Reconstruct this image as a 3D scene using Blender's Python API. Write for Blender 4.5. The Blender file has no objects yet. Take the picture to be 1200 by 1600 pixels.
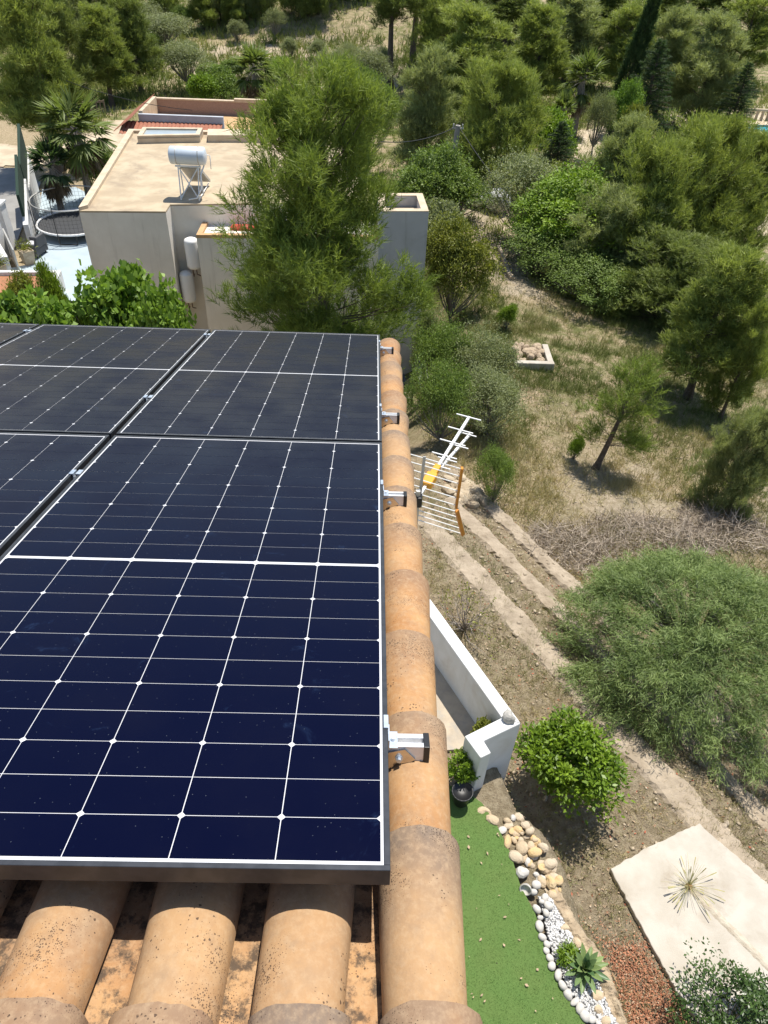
import bpy, math, random
import numpy as np
from mathutils import Vector, Matrix
R_ = math.radians
C = bpy.context.scene.collection
scene = bpy.context.scene

# ------------------------------------------------------------------ camera, sky, sun, exposure
F_PX, CAM_H = 1148.55, 8.0
MW = np.array([[0.9994, 0.0258, 0.02304], [-0.00018, -0.66225, 0.74928], [0.03459, -0.74883, -0.66185]])
cam_d = bpy.data.cameras.new('camera')
cam = bpy.data.objects.new('camera', cam_d); C.objects.link(cam)
cam_d.sensor_fit = 'VERTICAL'; cam_d.sensor_height = 32.0
cam_d.lens = F_PX / 1600.0 * 32.0
cam_d.clip_start = 0.05; cam_d.clip_end = 1500
cam.matrix_world = Matrix(((MW[0, 0], -MW[0, 1], -MW[0, 2], 0), (MW[1, 0], -MW[1, 1], -MW[1, 2], 0),
                           (MW[2, 0], -MW[2, 1], -MW[2, 2], CAM_H), (0, 0, 0, 1)))
scene.camera = cam
SUN = Vector((0.20, 0.32, 1.0)).normalized()
world = bpy.data.worlds.new('World'); scene.world = world; world.use_nodes = True
wn = world.node_tree; bg = wn.nodes['Background']
sky = wn.nodes.new('ShaderNodeTexSky'); sky.sky_type = 'NISHITA'; sky.sun_disc = False
sky.sun_elevation = math.asin(SUN.z); sky.sun_rotation = math.atan2(SUN.x, SUN.y)
sky.altitude = 100; sky.air_density = 1.0; sky.dust_density = 0.6; sky.ozone_density = 1.2
wn.links.new(sky.outputs[0], bg.inputs[0]); bg.inputs[1].default_value = 0.115
sl = bpy.data.lights.new('sun', 'SUN'); sl.energy = 5.0; sl.angle = R_(0.53); sl.color = (1.0, 0.95, 0.87)
so = bpy.data.objects.new('sun', sl); C.objects.link(so)
so.rotation_euler = (-SUN).to_track_quat('-Z', 'Y').to_euler(); so.location = (0, 0, 60)
vs = scene.view_settings
vs.view_transform = 'Standard'; vs.look = 'None'; vs.gamma = 1.0; vs.exposure = 0.45
scene.render.engine = 'CYCLES'
cy = scene.cycles
cy.max_bounces = 6; cy.diffuse_bounces = 3; cy.glossy_bounces = 3; cy.transmission_bounces = 4; cy.transparent_max_bounces = 6

# ------------------------------------------------------------------ helpers
def ray(px, py):
    return MW @ np.array([(px - 600) / F_PX, (py - 800) / F_PX, 1.0])
def at(px, py, Z=None, Y=None):
    r = ray(px, py)
    t = (Z - CAM_H) / r[2] if Z is not None else Y / r[1]
    return np.array([0, 0, CAM_H]) + r * t

def tag(o, label=None, cat=None, group=None, kind=None):
    if label: o['label'] = label
    if cat: o['category'] = cat
    if group: o['group'] = group
    if kind: o['kind'] = kind
    return o
def thing(name, label, cat, loc=(0, 0, 0), rotz=0, group=None):
    o = bpy.data.objects.new(name, None); C.objects.link(o)
    o.empty_display_size = 0.1
    o.location = tuple(float(v) for v in loc); o.rotation_euler = (0, 0, rotz)
    return tag(o, label, cat, group)
def top_of(o):
    while o.parent: o = o.parent
    return o
def copy_tree(o, parent=None):
    c = o.copy(); C.objects.link(c)
    if parent: c.parent = parent
    for ch in o.children: copy_tree(ch, c)
    return c
def np_mesh(name, V, Fc, mats, attrs=None, smooth=False, midx=None):
    """V (n,3); Fc (m,k) array, or list of such arrays"""
    if not isinstance(Fc, list): Fc = [Fc]
    V = np.ascontiguousarray(V, dtype=np.float32)
    me = bpy.data.meshes.new(name)
    me.vertices.add(len(V)); me.vertices.foreach_set('co', V.ravel())
    loops = np.concatenate([f.ravel() for f in Fc]).astype(np.int32)
    tot = np.concatenate([np.full(len(f), f.shape[1], np.int32) for f in Fc])
    start = np.concatenate([[0], np.cumsum(tot)[:-1]]).astype(np.int32)
    me.loops.add(len(loops)); me.loops.foreach_set('vertex_index', loops)
    me.polygons.add(len(tot)); me.polygons.foreach_set('loop_start', start); me.polygons.foreach_set('loop_total', tot)
    if midx is not None: me.polygons.foreach_set('material_index', np.asarray(midx, np.int32))
    if smooth: me.polygons.foreach_set('use_smooth', np.ones(len(tot), bool))
    for k, a in (attrs or {}).items():
        at_ = me.attributes.new(k, 'FLOAT', 'POINT'); at_.data.foreach_set('value', np.asarray(a, np.float32))
    for m in (mats if isinstance(mats, (list, tuple)) else [mats]): me.materials.append(m)
    me.update(calc_edges=True); me.validate()
    return me
def put(name, me, parent=None, loc=(0, 0, 0)):
    o = bpy.data.objects.new(name, me); C.objects.link(o)
    if parent: o.parent = parent
    o.location = tuple(float(v) for v in loc)
    return o

class MB:
    """collects shapes, builds ONE mesh object"""
    def __init__(s): s.v = []; s.f = []; s.a = []; s.cur = 0.0
    def add(s, vs, fs):
        b = len(s.v); s.v += [tuple(float(c) for c in p) for p in vs]; s.f += [tuple(b + i for i in f) for f in fs]
        s.a += [s.cur] * len(vs); return s
    def box(s, lo, hi, bev=0.0):
        x0, y0, z0 = lo; x1, y1, z1 = hi
        return s.hexa([(x0, y0), (x1, y0), (x1, y1), (x0, y1)], z0, z1)
    def hexa(s, poly, z0, z1):
        n = len(poly)
        return s.add([(p[0], p[1], z0) for p in poly] + [(p[0], p[1], z1) for p in poly],
                     [tuple(range(n - 1, -1, -1)), tuple(range(n, 2 * n))] + [(i, (i + 1) % n, n + (i + 1) % n, n + i) for i in range(n)])
    def bar(s, a, b, w, h=None, up=(0, 0, 1)):
        a = Vector(a); b = Vector(b); h = h or w; d = (b - a).normalized(); upv = Vector(up)
        if abs(d.dot(upv)) > 0.98: upv = Vector((0, 1, 0))
        x = d.cross(upv).normalized(); y = x.cross(d).normalized()
        vs = [p + x * sx * w / 2 + y * sy * h / 2 for p in (a, b) for sx, sy in ((-1, -1), (1, -1), (1, 1), (-1, 1))]
        return s.add(vs, [(3, 2, 1, 0), (4, 5, 6, 7)] + [(i, (i + 1) % 4, 4 + (i + 1) % 4, 4 + i) for i in range(4)])
    def tube(s, pts, rad, n=8, cap=True):
        pts = [Vector(p) for p in pts]; m = len(pts)
        if not hasattr(rad, '__len__'): rad = [rad] * m
        vs = []; ref = None
        for i, p in enumerate(pts):
            d = (pts[min(i + 1, m - 1)] - pts[max(i - 1, 0)]).normalized()
            if ref is None: ref = d.orthogonal().normalized()
            x = (ref - d * ref.dot(d)); x = x.normalized() if x.length > 1e-6 else d.orthogonal().normalized()
            ref = x; y = d.cross(x)
            for k in range(n):
                a = 2 * math.pi * k / n; vs.append(p + (x * math.cos(a) + y * math.sin(a)) * rad[i])
        fs = [(i * n + k, i * n + (k + 1) % n, (i + 1) * n + (k + 1) % n, (i + 1) * n + k) for i in range(m - 1) for k in range(n)]
        if cap: fs += [tuple(range(n - 1, -1, -1)), tuple((m - 1) * n + k for k in range(n))]
        return s.add(vs, fs)
    def lathe(s, c, prof, n=20):
        vs = [(c[0] + r * math.cos(2 * math.pi * k / n), c[1] + r * math.sin(2 * math.pi * k / n), c[2] + z) for r, z in prof for k in range(n)]
        m = len(prof)
        fs = [(i * n + k, i * n + (k + 1) % n, (i + 1) * n + (k + 1) % n, (i + 1) * n + k) for i in range(m - 1) for k in range(n)]
        return s.add(vs, fs + [tuple(range(n - 1, -1, -1)), tuple((m - 1) * n + k for k in range(n))])
    def rock(s, c, rx, ry, rz, rng, rot=0.0, rough=0.18, n=(8, 6)):
        vs = []; nu, nv = n; ca, sa = math.cos(rot), math.sin(rot)
        lump = [(rng.uniform(-1, 1), rng.uniform(-1, 1), rng.uniform(-1, 1), rng.uniform(-rough, rough)) for _ in range(7)]
        for i in range(nv + 1):
            th = math.pi * i / nv
            for k in range(nu):
                ph = 2 * math.pi * k / nu
                d = Vector((math.sin(th) * math.cos(ph), math.sin(th) * math.sin(ph), math.cos(th)))
                q = 1.0
                for l in lump:
                    lv = Vector(l[:3]).normalized(); q += l[3] * max(0, d.dot(lv)) ** 2 * 1.5
                x, y, z = d.x * rx * q, d.y * ry * q, d.z * rz * q
                vs.append((c[0] + x * ca - y * sa, c[1] + x * sa + y * ca, c[2] + z))
        fs = [(i * nu + k, (i + 1) * nu + k, (i + 1) * nu + (k + 1) % nu, i * nu + (k + 1) % nu) for i in range(nv) for k in range(nu)]
        return s.add(vs, fs)
    def build(s, name, mat, parent=None, world=False, smooth=False, loc=None, attr=None):
        off = Vector((0, 0, 0))
        if world and parent: off = top_of(parent).location
        if loc is not None and not parent: off = Vector(loc)
        me = bpy.data.meshes.new(name)
        me.from_pydata([tuple(Vector(p) - off) for p in s.v], [], s.f)
        me.materials.append(mat)
        if smooth:
            for p in me.polygons: p.use_smooth = True
        if attr:
            a = me.attributes.new(attr, 'FLOAT', 'POINT'); a.data.foreach_set('value', s.a)
        me.update()
        return put(name, me, parent, off if not parent else (0, 0, 0))
def bevel(o, w=0.01, seg=2):
    m = o.modifiers.new('bevel', 'BEVEL'); m.width = w; m.segments = seg; m.limit_method = 'ANGLE'; m.angle_limit = R_(40)
    return o

# ---- materials
def nodes_of(name):
    m = bpy.data.materials.new(name); m.use_nodes = True
    nt = m.node_tree; return m, nt, nt.nodes['Principled BSDF']
def mixc(nt, f, a, b, mode='MIX'):
    n = nt.nodes.new('ShaderNodeMix'); n.data_type = 'RGBA'; n.blend_type = mode; n.clamp_factor = True
    for i, v in ((0, f), (6, a), (7, b)):
        if hasattr(v, 'is_output'): nt.links.new(v, n.inputs[i])
        elif i == 0: n.inputs[0].default_value = v
        else: n.inputs[i].default_value = (*v, 1)
    return n.outputs[2]
def noise(nt, scale, detail=4, rough=0.55, vec=None, dist=0.0):
    n = nt.nodes.new('ShaderNodeTexNoise'); n.inputs['Scale'].default_value = scale
    n.inputs['Detail'].default_value = detail; n.inputs['Roughness'].default_value = rough; n.inputs['Distortion'].default_value = dist
    if vec is None: vec = coord(nt)
    nt.links.new(vec, n.inputs['Vector']); return n.outputs[0]
def coord(nt, kind='Object', scale=None):
    for n in nt.nodes:
        if n.type == 'TEX_COORD': break
    else: n = nt.nodes.new('ShaderNodeTexCoord')
    o = n.outputs[kind]
    if scale:
        mp = nt.nodes.new('ShaderNodeMapping'); mp.inputs['Scale'].default_value = scale; nt.links.new(o, mp.inputs[0]); o = mp.outputs[0]
    return o
def ramp(nt, f, lo, hi, a=0.0, b=1.0):
    n = nt.nodes.new('ShaderNodeMapRange'); n.interpolation_type = 'SMOOTHSTEP'
    nt.links.new(f, n.inputs[0])
    for i, v in enumerate((lo, hi, a, b)): n.inputs[i + 1].default_value = v
    return n.outputs[0]
def math_(nt, op, a, b=None):
    n = nt.nodes.new('ShaderNodeMath'); n.operation = op
    for i, v in enumerate((a, b)):
        if v is None: continue
        if hasattr(v, 'is_output'): nt.links.new(v, n.inputs[i])
        else: n.inputs[i].default_value = v
    return n.outputs[0]
def attr(nt, name):
    n = nt.nodes.new('ShaderNodeAttribute'); n.attribute_name = name; return n.outputs['Fac']
def bump(nt, bs, h, strength=0.4, dist=0.01):
    n = nt.nodes.new('ShaderNodeBump'); n.inputs['Strength'].default_value = strength; n.inputs['Distance'].default_value = dist
    nt.links.new(h, n.inputs['Height']); nt.links.new(n.outputs[0], bs.inputs['Normal'])
def mat(name, c1, c2=None, scale=3.0, rough=0.7, bmp=0.0, bscale=None, metal=0.0, dirt=None, dscale=1.2, bdist=0.01, spec=None, lo=0.35, hi=0.65, streak=None):
    m, nt, bs = nodes_of(name)
    col = None
    if c2: col = mixc(nt, ramp(nt, noise(nt, scale, 6), lo, hi), c1, c2)
    if dirt is not None:
        col = mixc(nt, ramp(nt, noise(nt, dscale, 7, 0.65, dist=0.6), 0.5, 0.78), col if col else c1, dirt)
    if streak is not None: col = mixc(nt, ramp(nt, noise(nt, 1.0, 6, 0.65, coord(nt, 'Object', (5, 5, 0.35))), 0.52, 0.72, 0, 0.6), col if col else c1, streak)
    if col: nt.links.new(col, bs.inputs['Base Color'])
    else: bs.inputs['Base Color'].default_value = (*c1, 1)
    bs.inputs['Roughness'].default_value = rough; bs.inputs['Metallic'].default_value = metal
    if spec is not None: bs.inputs['Specular IOR Level'].default_value = spec
    if bmp: bump(nt, bs, noise(nt, bscale or scale * 6, 6), bmp, bdist)
    return m
def leaf_mat(name, dark, light, trans=0.4, rough=0.55, third=None):
    m, nt, bs = nodes_of(name)
    t = attr(nt, 'tint')
    col = mixc(nt, t, dark, light)
    if third: col = mixc(nt, ramp(nt, t, 0.86, 0.95), col, third)
    nt.links.new(col, bs.inputs['Base Color']); bs.inputs['Roughness'].default_value = rough
    bs.inputs['Specular IOR Level'].default_value = 0.3
    tr = nt.nodes.new('ShaderNodeBsdfTranslucent'); nt.links.new(mixc(nt, 0.5, col, (0.5, 0.55, 0.05), 'SOFT_LIGHT'), tr.inputs[0])
    mx = nt.nodes.new('ShaderNodeMixShader'); mx.inputs[0].default_value = trans
    nt.links.new(bs.outputs[0], mx.inputs[1]); nt.links.new(tr.outputs[0], mx.inputs[2])
    nt.links.new(mx.outputs[0], nt.nodes['Material Output'].inputs[0])
    return m

def build_tile_mat():
    m, nt, bs = nodes_of('terracotta_tile')
    t = attr(nt, 'tt'); r = attr(nt, 'rr'); p = attr(nt, 'pp')
    base = mixc(nt, ramp(nt, noise(nt, 7, 4), 0.3, 0.7), (0.335, 0.156, 0.056), (0.45, 0.25, 0.106))
    base = mixc(nt, math_(nt, 'MULTIPLY', r, 0.7), base, (0.41, 0.27, 0.145))
    # grey firing bloom towards the lower lip of each tile
    n1 = noise(nt, 9, 4, 0.6)
    bl = ramp(nt, math_(nt, 'ADD', t, math_(nt, 'MULTIPLY', n1, 0.6)), 0.75, 1.35)
    bl = math_(nt, 'MULTIPLY', bl, math_(nt, 'ADD', math_(nt, 'MULTIPLY', r, 0.5), 0.48))
    base = mixc(nt, bl, base, (0.155, 0.12, 0.095))
    base = mixc(nt, ramp(nt, noise(nt, 3.7, 5, 0.6), 0.48, 0.72, 0, 0.6), base, (0.25, 0.19, 0.135))
    base = mixc(nt, ramp(nt, noise(nt, 26, 5, 0.65), 0.45, 0.75, 0, 0.5), base, (0.27, 0.185, 0.115))
    streak = noise(nt, 1.0, 5, 0.6, coord(nt, 'Object', (60, 7, 20)))
    base = mixc(nt, ramp(nt, streak, 0.50, 0.8, 0, 0.35), base, (0.28, 0.165, 0.09))
    base = mixc(nt, ramp(nt, noise(nt, 70, 6, 0.7), 0.40, 0.75, 0, 0.4), base, (0.50, 0.36, 0.22))
    # dark lichen specks
    sps = []
    for sc, amt in ((150, 0.44), (330, 0.60)):
        vo = nt.nodes.new('ShaderNodeTexVoronoi'); vo.inputs['Scale'].default_value = sc; vo.inputs['Randomness'].default_value = 1
        wv = nt.nodes.new('ShaderNodeVectorMath'); wv.operation = 'ADD'
        nz = nt.nodes.new('ShaderNodeTexNoise'); nz.inputs['Scale'].default_value = sc * 2; nt.links.new(coord(nt), nz.inputs['Vector'])
        sv = nt.nodes.new('ShaderNodeVectorMath'); sv.operation = 'SCALE'; sv.inputs['Scale'].default_value = 0.6 / sc; nt.links.new(nz.outputs['Color'], sv.inputs[0])
        nt.links.new(coord(nt), wv.inputs[0]); nt.links.new(sv.outputs[0], wv.inputs[1]); nt.links.new(wv.outputs[0], vo.inputs[0])
        dn = ramp(nt, noise(nt, 11 if sc < 200 else 6, 4), 0.46, 0.70)
        rv = nt.nodes.new('ShaderNodeSeparateColor'); nt.links.new(vo.outputs['Color'], rv.inputs[0])
        sps.append(math_(nt, 'LESS_THAN', vo.outputs['Distance'], math_(nt, 'MULTIPLY', math_(nt, 'MULTIPLY', dn, amt), rv.outputs[0])))
    sp = math_(nt, 'MAXIMUM', sps[0], sps[1])
    base = mixc(nt, math_(nt, 'MULTIPLY', sp, 0.85), base, (0.06, 0.038, 0.026))
    # black stains in the channels
    ch = math_(nt, 'MULTIPLY', ramp(nt, noise(nt, 26, 8, 0.75), 0.44, 0.60), p)
    base = mixc(nt, math_(nt, 'MULTIPLY', ch, 0.85), base, (0.045, 0.034, 0.026))
    nt.links.new(base, bs.inputs['Base Color']); bs.inputs['Roughness'].default_value = 0.78
    bs.inputs['Specular IOR Level'].default_value = 0.25
    h = math_(nt, 'ADD', noise(nt, 160, 5), math_(nt, 'MULTIPLY', sp, -0.5))
    bump(nt, bs, h, 0.35, 0.002)
    return m

M = {}
M['tile'] = build_tile_mat()
M['frame'] = mat('anodised_frame', (0.055, 0.058, 0.064), (0.075, 0.078, 0.085), 30, 0.42, metal=0.6)
M['alu'] = mat('bare_aluminium', (0.74, 0.74, 0.74), (0.66, 0.66, 0.66), 60, 0.35, metal=0.35)
M['zinc'] = mat('zinc_steel', (0.55, 0.62, 0.70), (0.68, 0.73, 0.78), 40, 0.45, metal=0.8)
M['black_plastic'] = mat('black_plastic', (0.012, 0.012, 0.013), rough=0.45)
M['steel'] = mat('brushed_steel', (0.60, 0.56, 0.52), (0.5, 0.47, 0.44), 25, 0.22, metal=1.0)
def build_cell():
    m, nt, bs = nodes_of('silicon_cell')
    sm = ramp(nt, noise(nt, 5, 6, 0.7, dist=1.5), 0.60, 0.80)
    dots = nt.nodes.new('ShaderNodeTexVoronoi'); dots.inputs['Scale'].default_value = 60; nt.links.new(coord(nt), dots.inputs[0])
    dd = math_(nt, 'LESS_THAN', dots.outputs['Distance'], 0.06)
    col = mixc(nt, math_(nt, 'MULTIPLY', sm, 0.6), (0.0008, 0.0014, 0.0130), (0.022, 0.045, 0.105))
    col = mixc(nt, math_(nt, 'MULTIPLY', dd, 0.35), col, (0.15, 0.17, 0.2))
    nt.links.new(col, bs.inputs['Base Color'])
    nt.links.new(ramp(nt, noise(nt, 4, 5), 0.3, 0.75, 0.20, 0.34), bs.inputs['Roughness'])
    bs.inputs['IOR'].default_value = 1.20
    bs.inputs['Sheen Weight'].default_value = 0.07; bs.inputs['Sheen Roughness'].default_value = 0.18; bs.inputs['Sheen Tint'].default_value = (0.40, 0.62, 1.0, 1)   # dust film, tinted blue to stand in for sky reflected at grazing angles
    return m
M['cell'] = build_cell()
M['back'] = mat('white_backsheet', (0.60, 0.61, 0.63), rough=0.25)
M['stucco'] = mat('white_render', (0.64, 0.64, 0.63), (0.59, 0.59, 0.57), 4, 0.85, 0.25, 120, dirt=(0.53, 0.50, 0.45), dscale=1.6, bdist=0.003, streak=(0.53, 0.505, 0.46))
M['beige'] = mat('cream_render', (0.78, 0.73, 0.64), (0.72, 0.67, 0.58), 1.5, 0.9, 0.2, 60, dirt=(0.62, 0.57, 0.48), dscale=0.5, bdist=0.004, streak=(0.52, 0.47, 0.40))
M['grey_render'] = mat('grey_render', (0.50, 0.50, 0.50), (0.45, 0.45, 0.45), 1.5, 0.9, 0.2, 60, dirt=(0.36, 0.35, 0.33), dscale=0.7, bdist=0.004, streak=(0.30, 0.29, 0.27))
M['flat_roof'] = mat('flat_roof_screed', (0.47, 0.38, 0.255), (0.37, 0.29, 0.19), 1.6, 0.9, 0.3, 20, dirt=(0.255, 0.20, 0.14), dscale=1.1, bdist=0.01)
M['roof_lip'] = mat('roof_lip', (0.56, 0.46, 0.33), (0.48, 0.38, 0.26), 3, 0.9)
M['terr_floor'] = mat('terrace_stone', (0.46, 0.38, 0.28), (0.36, 0.30, 0.225), 5, 0.85, 0.3, 30, dirt=(0.28, 0.27, 0.25), dscale=3)
M['stone'] = mat('garden_stone', (0.48, 0.38, 0.25), (0.36, 0.27, 0.17), 6, 0.9, 0.6, 30, bdist=0.01)
M['stone_w'] = mat('limestone', (0.47, 0.39, 0.28), (0.35, 0.275, 0.185), 5, 0.9, 0.6, 25, bdist=0.012)
M['stone_y'] = mat('ochre_stone', (0.55, 0.38, 0.18), (0.45, 0.34, 0.2), 8, 0.9, 0.6, 30, bdist=0.01)
M['stone_g'] = mat('grey_stone', (0.42, 0.40, 0.36), (0.30, 0.29, 0.26), 12, 0.9, 0.6, 40, bdist=0.01)
M['pebble'] = mat('white_pebble', (0.50, 0.475, 0.43), (0.38, 0.355, 0.315), 9, 0.7, 0.2, 40, bdist=0.004)
M['gravel'] = mat('white_gravel', (0.62, 0.61, 0.59), (0.42, 0.41, 0.39), 25, 0.7)
M['terrace_wall'] = mat('dry_stone', (0.39, 0.32, 0.235), (0.28, 0.225, 0.16), 3.5, 0.95, 0.9, 14, dirt=(0.24, 0.19, 0.13), dscale=2.2, bdist=0.03)
M['slab'] = mat('concrete_slab', (0.47, 0.43, 0.365), (0.40, 0.36, 0.295), 2.6, 0.85, 0.4, 60, dirt=(0.33, 0.28, 0.215), dscale=2.4, bdist=0.006)
M['bark'] = mat('pine_bark', (0.10, 0.075, 0.055), (0.17, 0.13, 0.10), 12, 0.95, 0.8, 30, bdist=0.02)
M['bark_g'] = mat('grey_bark', (0.19, 0.17, 0.145), (0.27, 0.25, 0.22), 12, 0.95, 0.5, 30)
M['twig'] = mat('dead_twigs', (0.25, 0.215, 0.18), (0.33, 0.29, 0.25), 8, 0.95)
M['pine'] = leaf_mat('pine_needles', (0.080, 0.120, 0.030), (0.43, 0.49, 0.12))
M['pine_hero'] = leaf_mat('pine_needles_fresh', (0.055, 0.098, 0.020), (0.34, 0.42, 0.085))
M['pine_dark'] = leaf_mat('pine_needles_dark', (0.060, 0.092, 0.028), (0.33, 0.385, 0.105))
M['pine_grey'] = leaf_mat('pine_needles_grey', (0.11, 0.145, 0.055), (0.47, 0.51, 0.21))
M['fir'] = leaf_mat('fir_needles', (0.028, 0.06, 0.024), (0.10, 0.16, 0.055))
M['leaf'] = leaf_mat('green_leaves', (0.070, 0.125, 0.028), (0.27, 0.36, 0.085))
M['leaf_b'] = leaf_mat('bright_leaves', (0.08, 0.15, 0.016), (0.30, 0.43, 0.045), 0.35)
M['lemon'] = leaf_mat('citrus_leaves', (0.035, 0.09, 0.008), (0.24, 0.355, 0.028), 0.35, 0.4)
M['fig'] = leaf_mat('fig_leaves', (0.07, 0.15, 0.018), (0.28, 0.42, 0.07), 0.35, 0.5)
M['olive'] = leaf_mat('olive_leaves', (0.11, 0.14, 0.06), (0.36, 0.39, 0.19))
M['mimosa'] = leaf_mat('feathery_leaves', (0.065, 0.110, 0.030), (0.34, 0.43, 0.15))
M['darkleaf'] = leaf_mat('dark_glossy_leaves', (0.020, 0.045, 0.012), (0.08, 0.135, 0.03), 0.15, 0.35)
M['yellow'] = leaf_mat('yellow_green_leaves', (0.11, 0.14, 0.03), (0.30, 0.31, 0.05), 0.35)
M['palm'] = leaf_mat('palm_leaves', (0.07, 0.11, 0.026), (0.24, 0.30, 0.085), third=(0.22, 0.17, 0.09))
M['skirt'] = leaf_mat('dead_palm_leaves', (0.11, 0.08, 0.045), (0.26, 0.20, 0.12), 0.1)
M['agave'] = leaf_mat('agave_leaves', (0.08, 0.15, 0.06), (0.30, 0.37, 0.12), 0.15, 0.4)
M['straw'] = leaf_mat('dry_grass', (0.15, 0.19, 0.05), (0.56, 0.46, 0.25), 0.2, 0.8)
M['weeds'] = leaf_mat('weeds', (0.11, 0.16, 0.04), (0.36, 0.37, 0.12), 0.25, 0.7)
M['iron'] = mat('dark_iron', (0.03, 0.03, 0.03), (0.06, 0.055, 0.05), 20, 0.6)
M['yplastic'] = mat('yellow_plastic', (0.75, 0.36, 0.03), (0.65, 0.30, 0.02), 8, 0.4)
M['oplastic'] = mat('orange_plastic', (0.62, 0.24, 0.02), (0.5, 0.17, 0.012), 8, 0.45)
M['white_metal'] = mat('white_metal', (0.78, 0.78, 0.76), rough=0.4)
M['tank'] = mat('tank_enamel', (0.60, 0.66, 0.71), (0.55, 0.61, 0.66), 3, 0.35)
M['galv'] = mat('galvanised', (0.50, 0.49, 0.46), (0.42, 0.41, 0.38), 8, 0.5, metal=0.5)
M['patio'] = mat('painted_patio', (0.38, 0.455, 0.49), (0.34, 0.41, 0.445), 1.2, 0.7, dirt=(0.32, 0.38, 0.40), dscale=0.6)
M['asphalt'] = mat('grey_road', (0.26, 0.25, 0.23), (0.21, 0.20, 0.185), 1, 0.9, 0.3, 40)
M['dirt_road'] = mat('pale_dirt', (0.50, 0.42, 0.30), (0.40, 0.32, 0.22), 1.2, 0.95, 0.4, 20)
M['net'] = mat('trampoline_bed', (0.035, 0.037, 0.04), rough=0.7)
M['screen'] = mat('green_screen', (0.012, 0.03, 0.02), (0.02, 0.05, 0.03), 40, 0.9, 0.8, 80)
M['soil_red'] = mat('red_soil', (0.36, 0.16, 0.075), (0.28, 0.13, 0.07), 8, 0.95, 0.8, 40, bdist=0.02)
M['wood'] = mat('weathered_wood', (0.17, 0.12, 0.08), (0.25, 0.19, 0.14), 14, 0.9)
M['pole'] = mat('concrete_pole', (0.30, 0.285, 0.26), (0.24, 0.23, 0.21), 6, 0.9)
M['pool_w'] = mat('pool_water', (0.05, 0.42, 0.55), (0.03, 0.36, 0.50), 3, 0.08)
M['red'] = mat('red_tarpaulin', (0.55, 0.06, 0.035), (0.48, 0.05, 0.03), 4, 0.6)
M['brickpink'] = mat('pink_render', (0.36, 0.245, 0.19), (0.30, 0.20, 0.155), 18, 0.95, 0.4, 40)
M['orange_floor'] = mat('terracotta_floor', (0.52, 0.33, 0.16), (0.46, 0.28, 0.14), 4, 0.85)
M['red_tile'] = mat('red_roof_tile', (0.36, 0.14, 0.08), (0.28, 0.10, 0.06), 12, 0.85, dirt=(0.42, 0.24, 0.15), dscale=6)
M['bluegrey'] = mat('bluegrey_render', (0.45, 0.47, 0.50), (0.40, 0.42, 0.45), 2, 0.9)
M['skyglass'] = mat('grey_glass', (0.34, 0.39, 0.41), (0.30, 0.35, 0.37), 2, 0.3)
M['sack'] = mat('white_sack', (0.66, 0.65, 0.62), (0.54, 0.52, 0.48), 6, 0.9, 0.6, 20, bdist=0.03)
M['rubble'] = mat('rubble', (0.44, 0.34, 0.23), (0.34, 0.26, 0.18), 9, 0.95, 0.8, 30, bdist=0.03)
M['paving_dark'] = mat('dark_paving', (0.10, 0.11, 0.125), (0.13, 0.14, 0.155), 3, 0.8)
M['wicker'] = mat('grey_wicker', (0.07, 0.07, 0.072), (0.10, 0.10, 0.10), 40, 0.8)
M['terracotta_pot'] = mat('brown_pot', (0.12, 0.07, 0.05), (0.16, 0.1, 0.07), 8, 0.8)
M['cable'] = mat('cable', (0.035, 0.035, 0.035), rough=0.6)
M['stem'] = mat('brown_stem', (0.22, 0.17, 0.11), (0.17, 0.13, 0.09), 10, 0.9)

def build_turf():
    m, nt, bs = nodes_of('artificial_turf')
    n1 = noise(nt, 260, 3, 0.7); n2 = noise(nt, 3.0, 4)
    col = mixc(nt, ramp(nt, n1, 0.30, 0.70), (0.055, 0.125, 0.026), (0.17, 0.265, 0.075))
    col = mixc(nt, ramp(nt, n2, 0.3, 0.75, 0, 0.4), col, (0.15, 0.20, 0.06))
    nt.links.new(col, bs.inputs['Base Color']); bs.inputs['Roughness'].default_value = 0.8
    bs.inputs['Specular IOR Level'].default_value = 0.15
    bump(nt, bs, n1, 0.9, 0.012); return m
M['turf'] = build_turf()
def build_ground():
    m, nt, bs = nodes_of('dry_ground')
    z = attr(nt, 'zone')      # 0 brown garden soil, 1 straw field, 2 pale path
    g = attr(nt, 'green')
    n1 = noise(nt, 1.4, 8, 0.65); n2 = noise(nt, 9, 8, 0.7); n3 = noise(nt, 45, 6, 0.75)
    soil = mixc(nt, ramp(nt, n2, 0.35, 0.68), (0.29, 0.225, 0.145), (0.50, 0.41, 0.28))
    field = mixc(nt, ramp(nt, n2, 0.38, 0.62), (0.33, 0.25, 0.145), (0.50, 0.40, 0.265))
    path = mixc(nt, ramp(nt, n2, 0.38, 0.62), (0.40, 0.32, 0.22), (0.54, 0.45, 0.33))
    col = mixc(nt, ramp(nt, z, 0.2, 0.8), soil, field)
    col = mixc(nt, ramp(nt, z, 1.2, 1.8), col, path)
    gn = math_(nt, 'MULTIPLY', g, ramp(nt, n1, 0.36, 0.60))
    col = mixc(nt, gn, col, mixc(nt, n3, (0.08, 0.10, 0.03), (0.22, 0.23, 0.08)))
    col = mixc(nt, ramp(nt, n3, 0.52, 0.72, 0, 0.65), col, (0.52, 0.44, 0.33))
    col = mixc(nt, ramp(nt, n3, 0.50, 0.28, 0, 0.65), col, (0.09, 0.065, 0.042))
    nt.links.new(col, bs.inputs['Base Color']); bs.inputs['Roughness'].default_value = 0.95
    bs.inputs['Specular IOR Level'].default_value = 0.1
    bump(nt, bs, math_(nt, 'ADD', n2, n3), 1.0, 0.06); return m
M['ground'] = build_ground()

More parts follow.
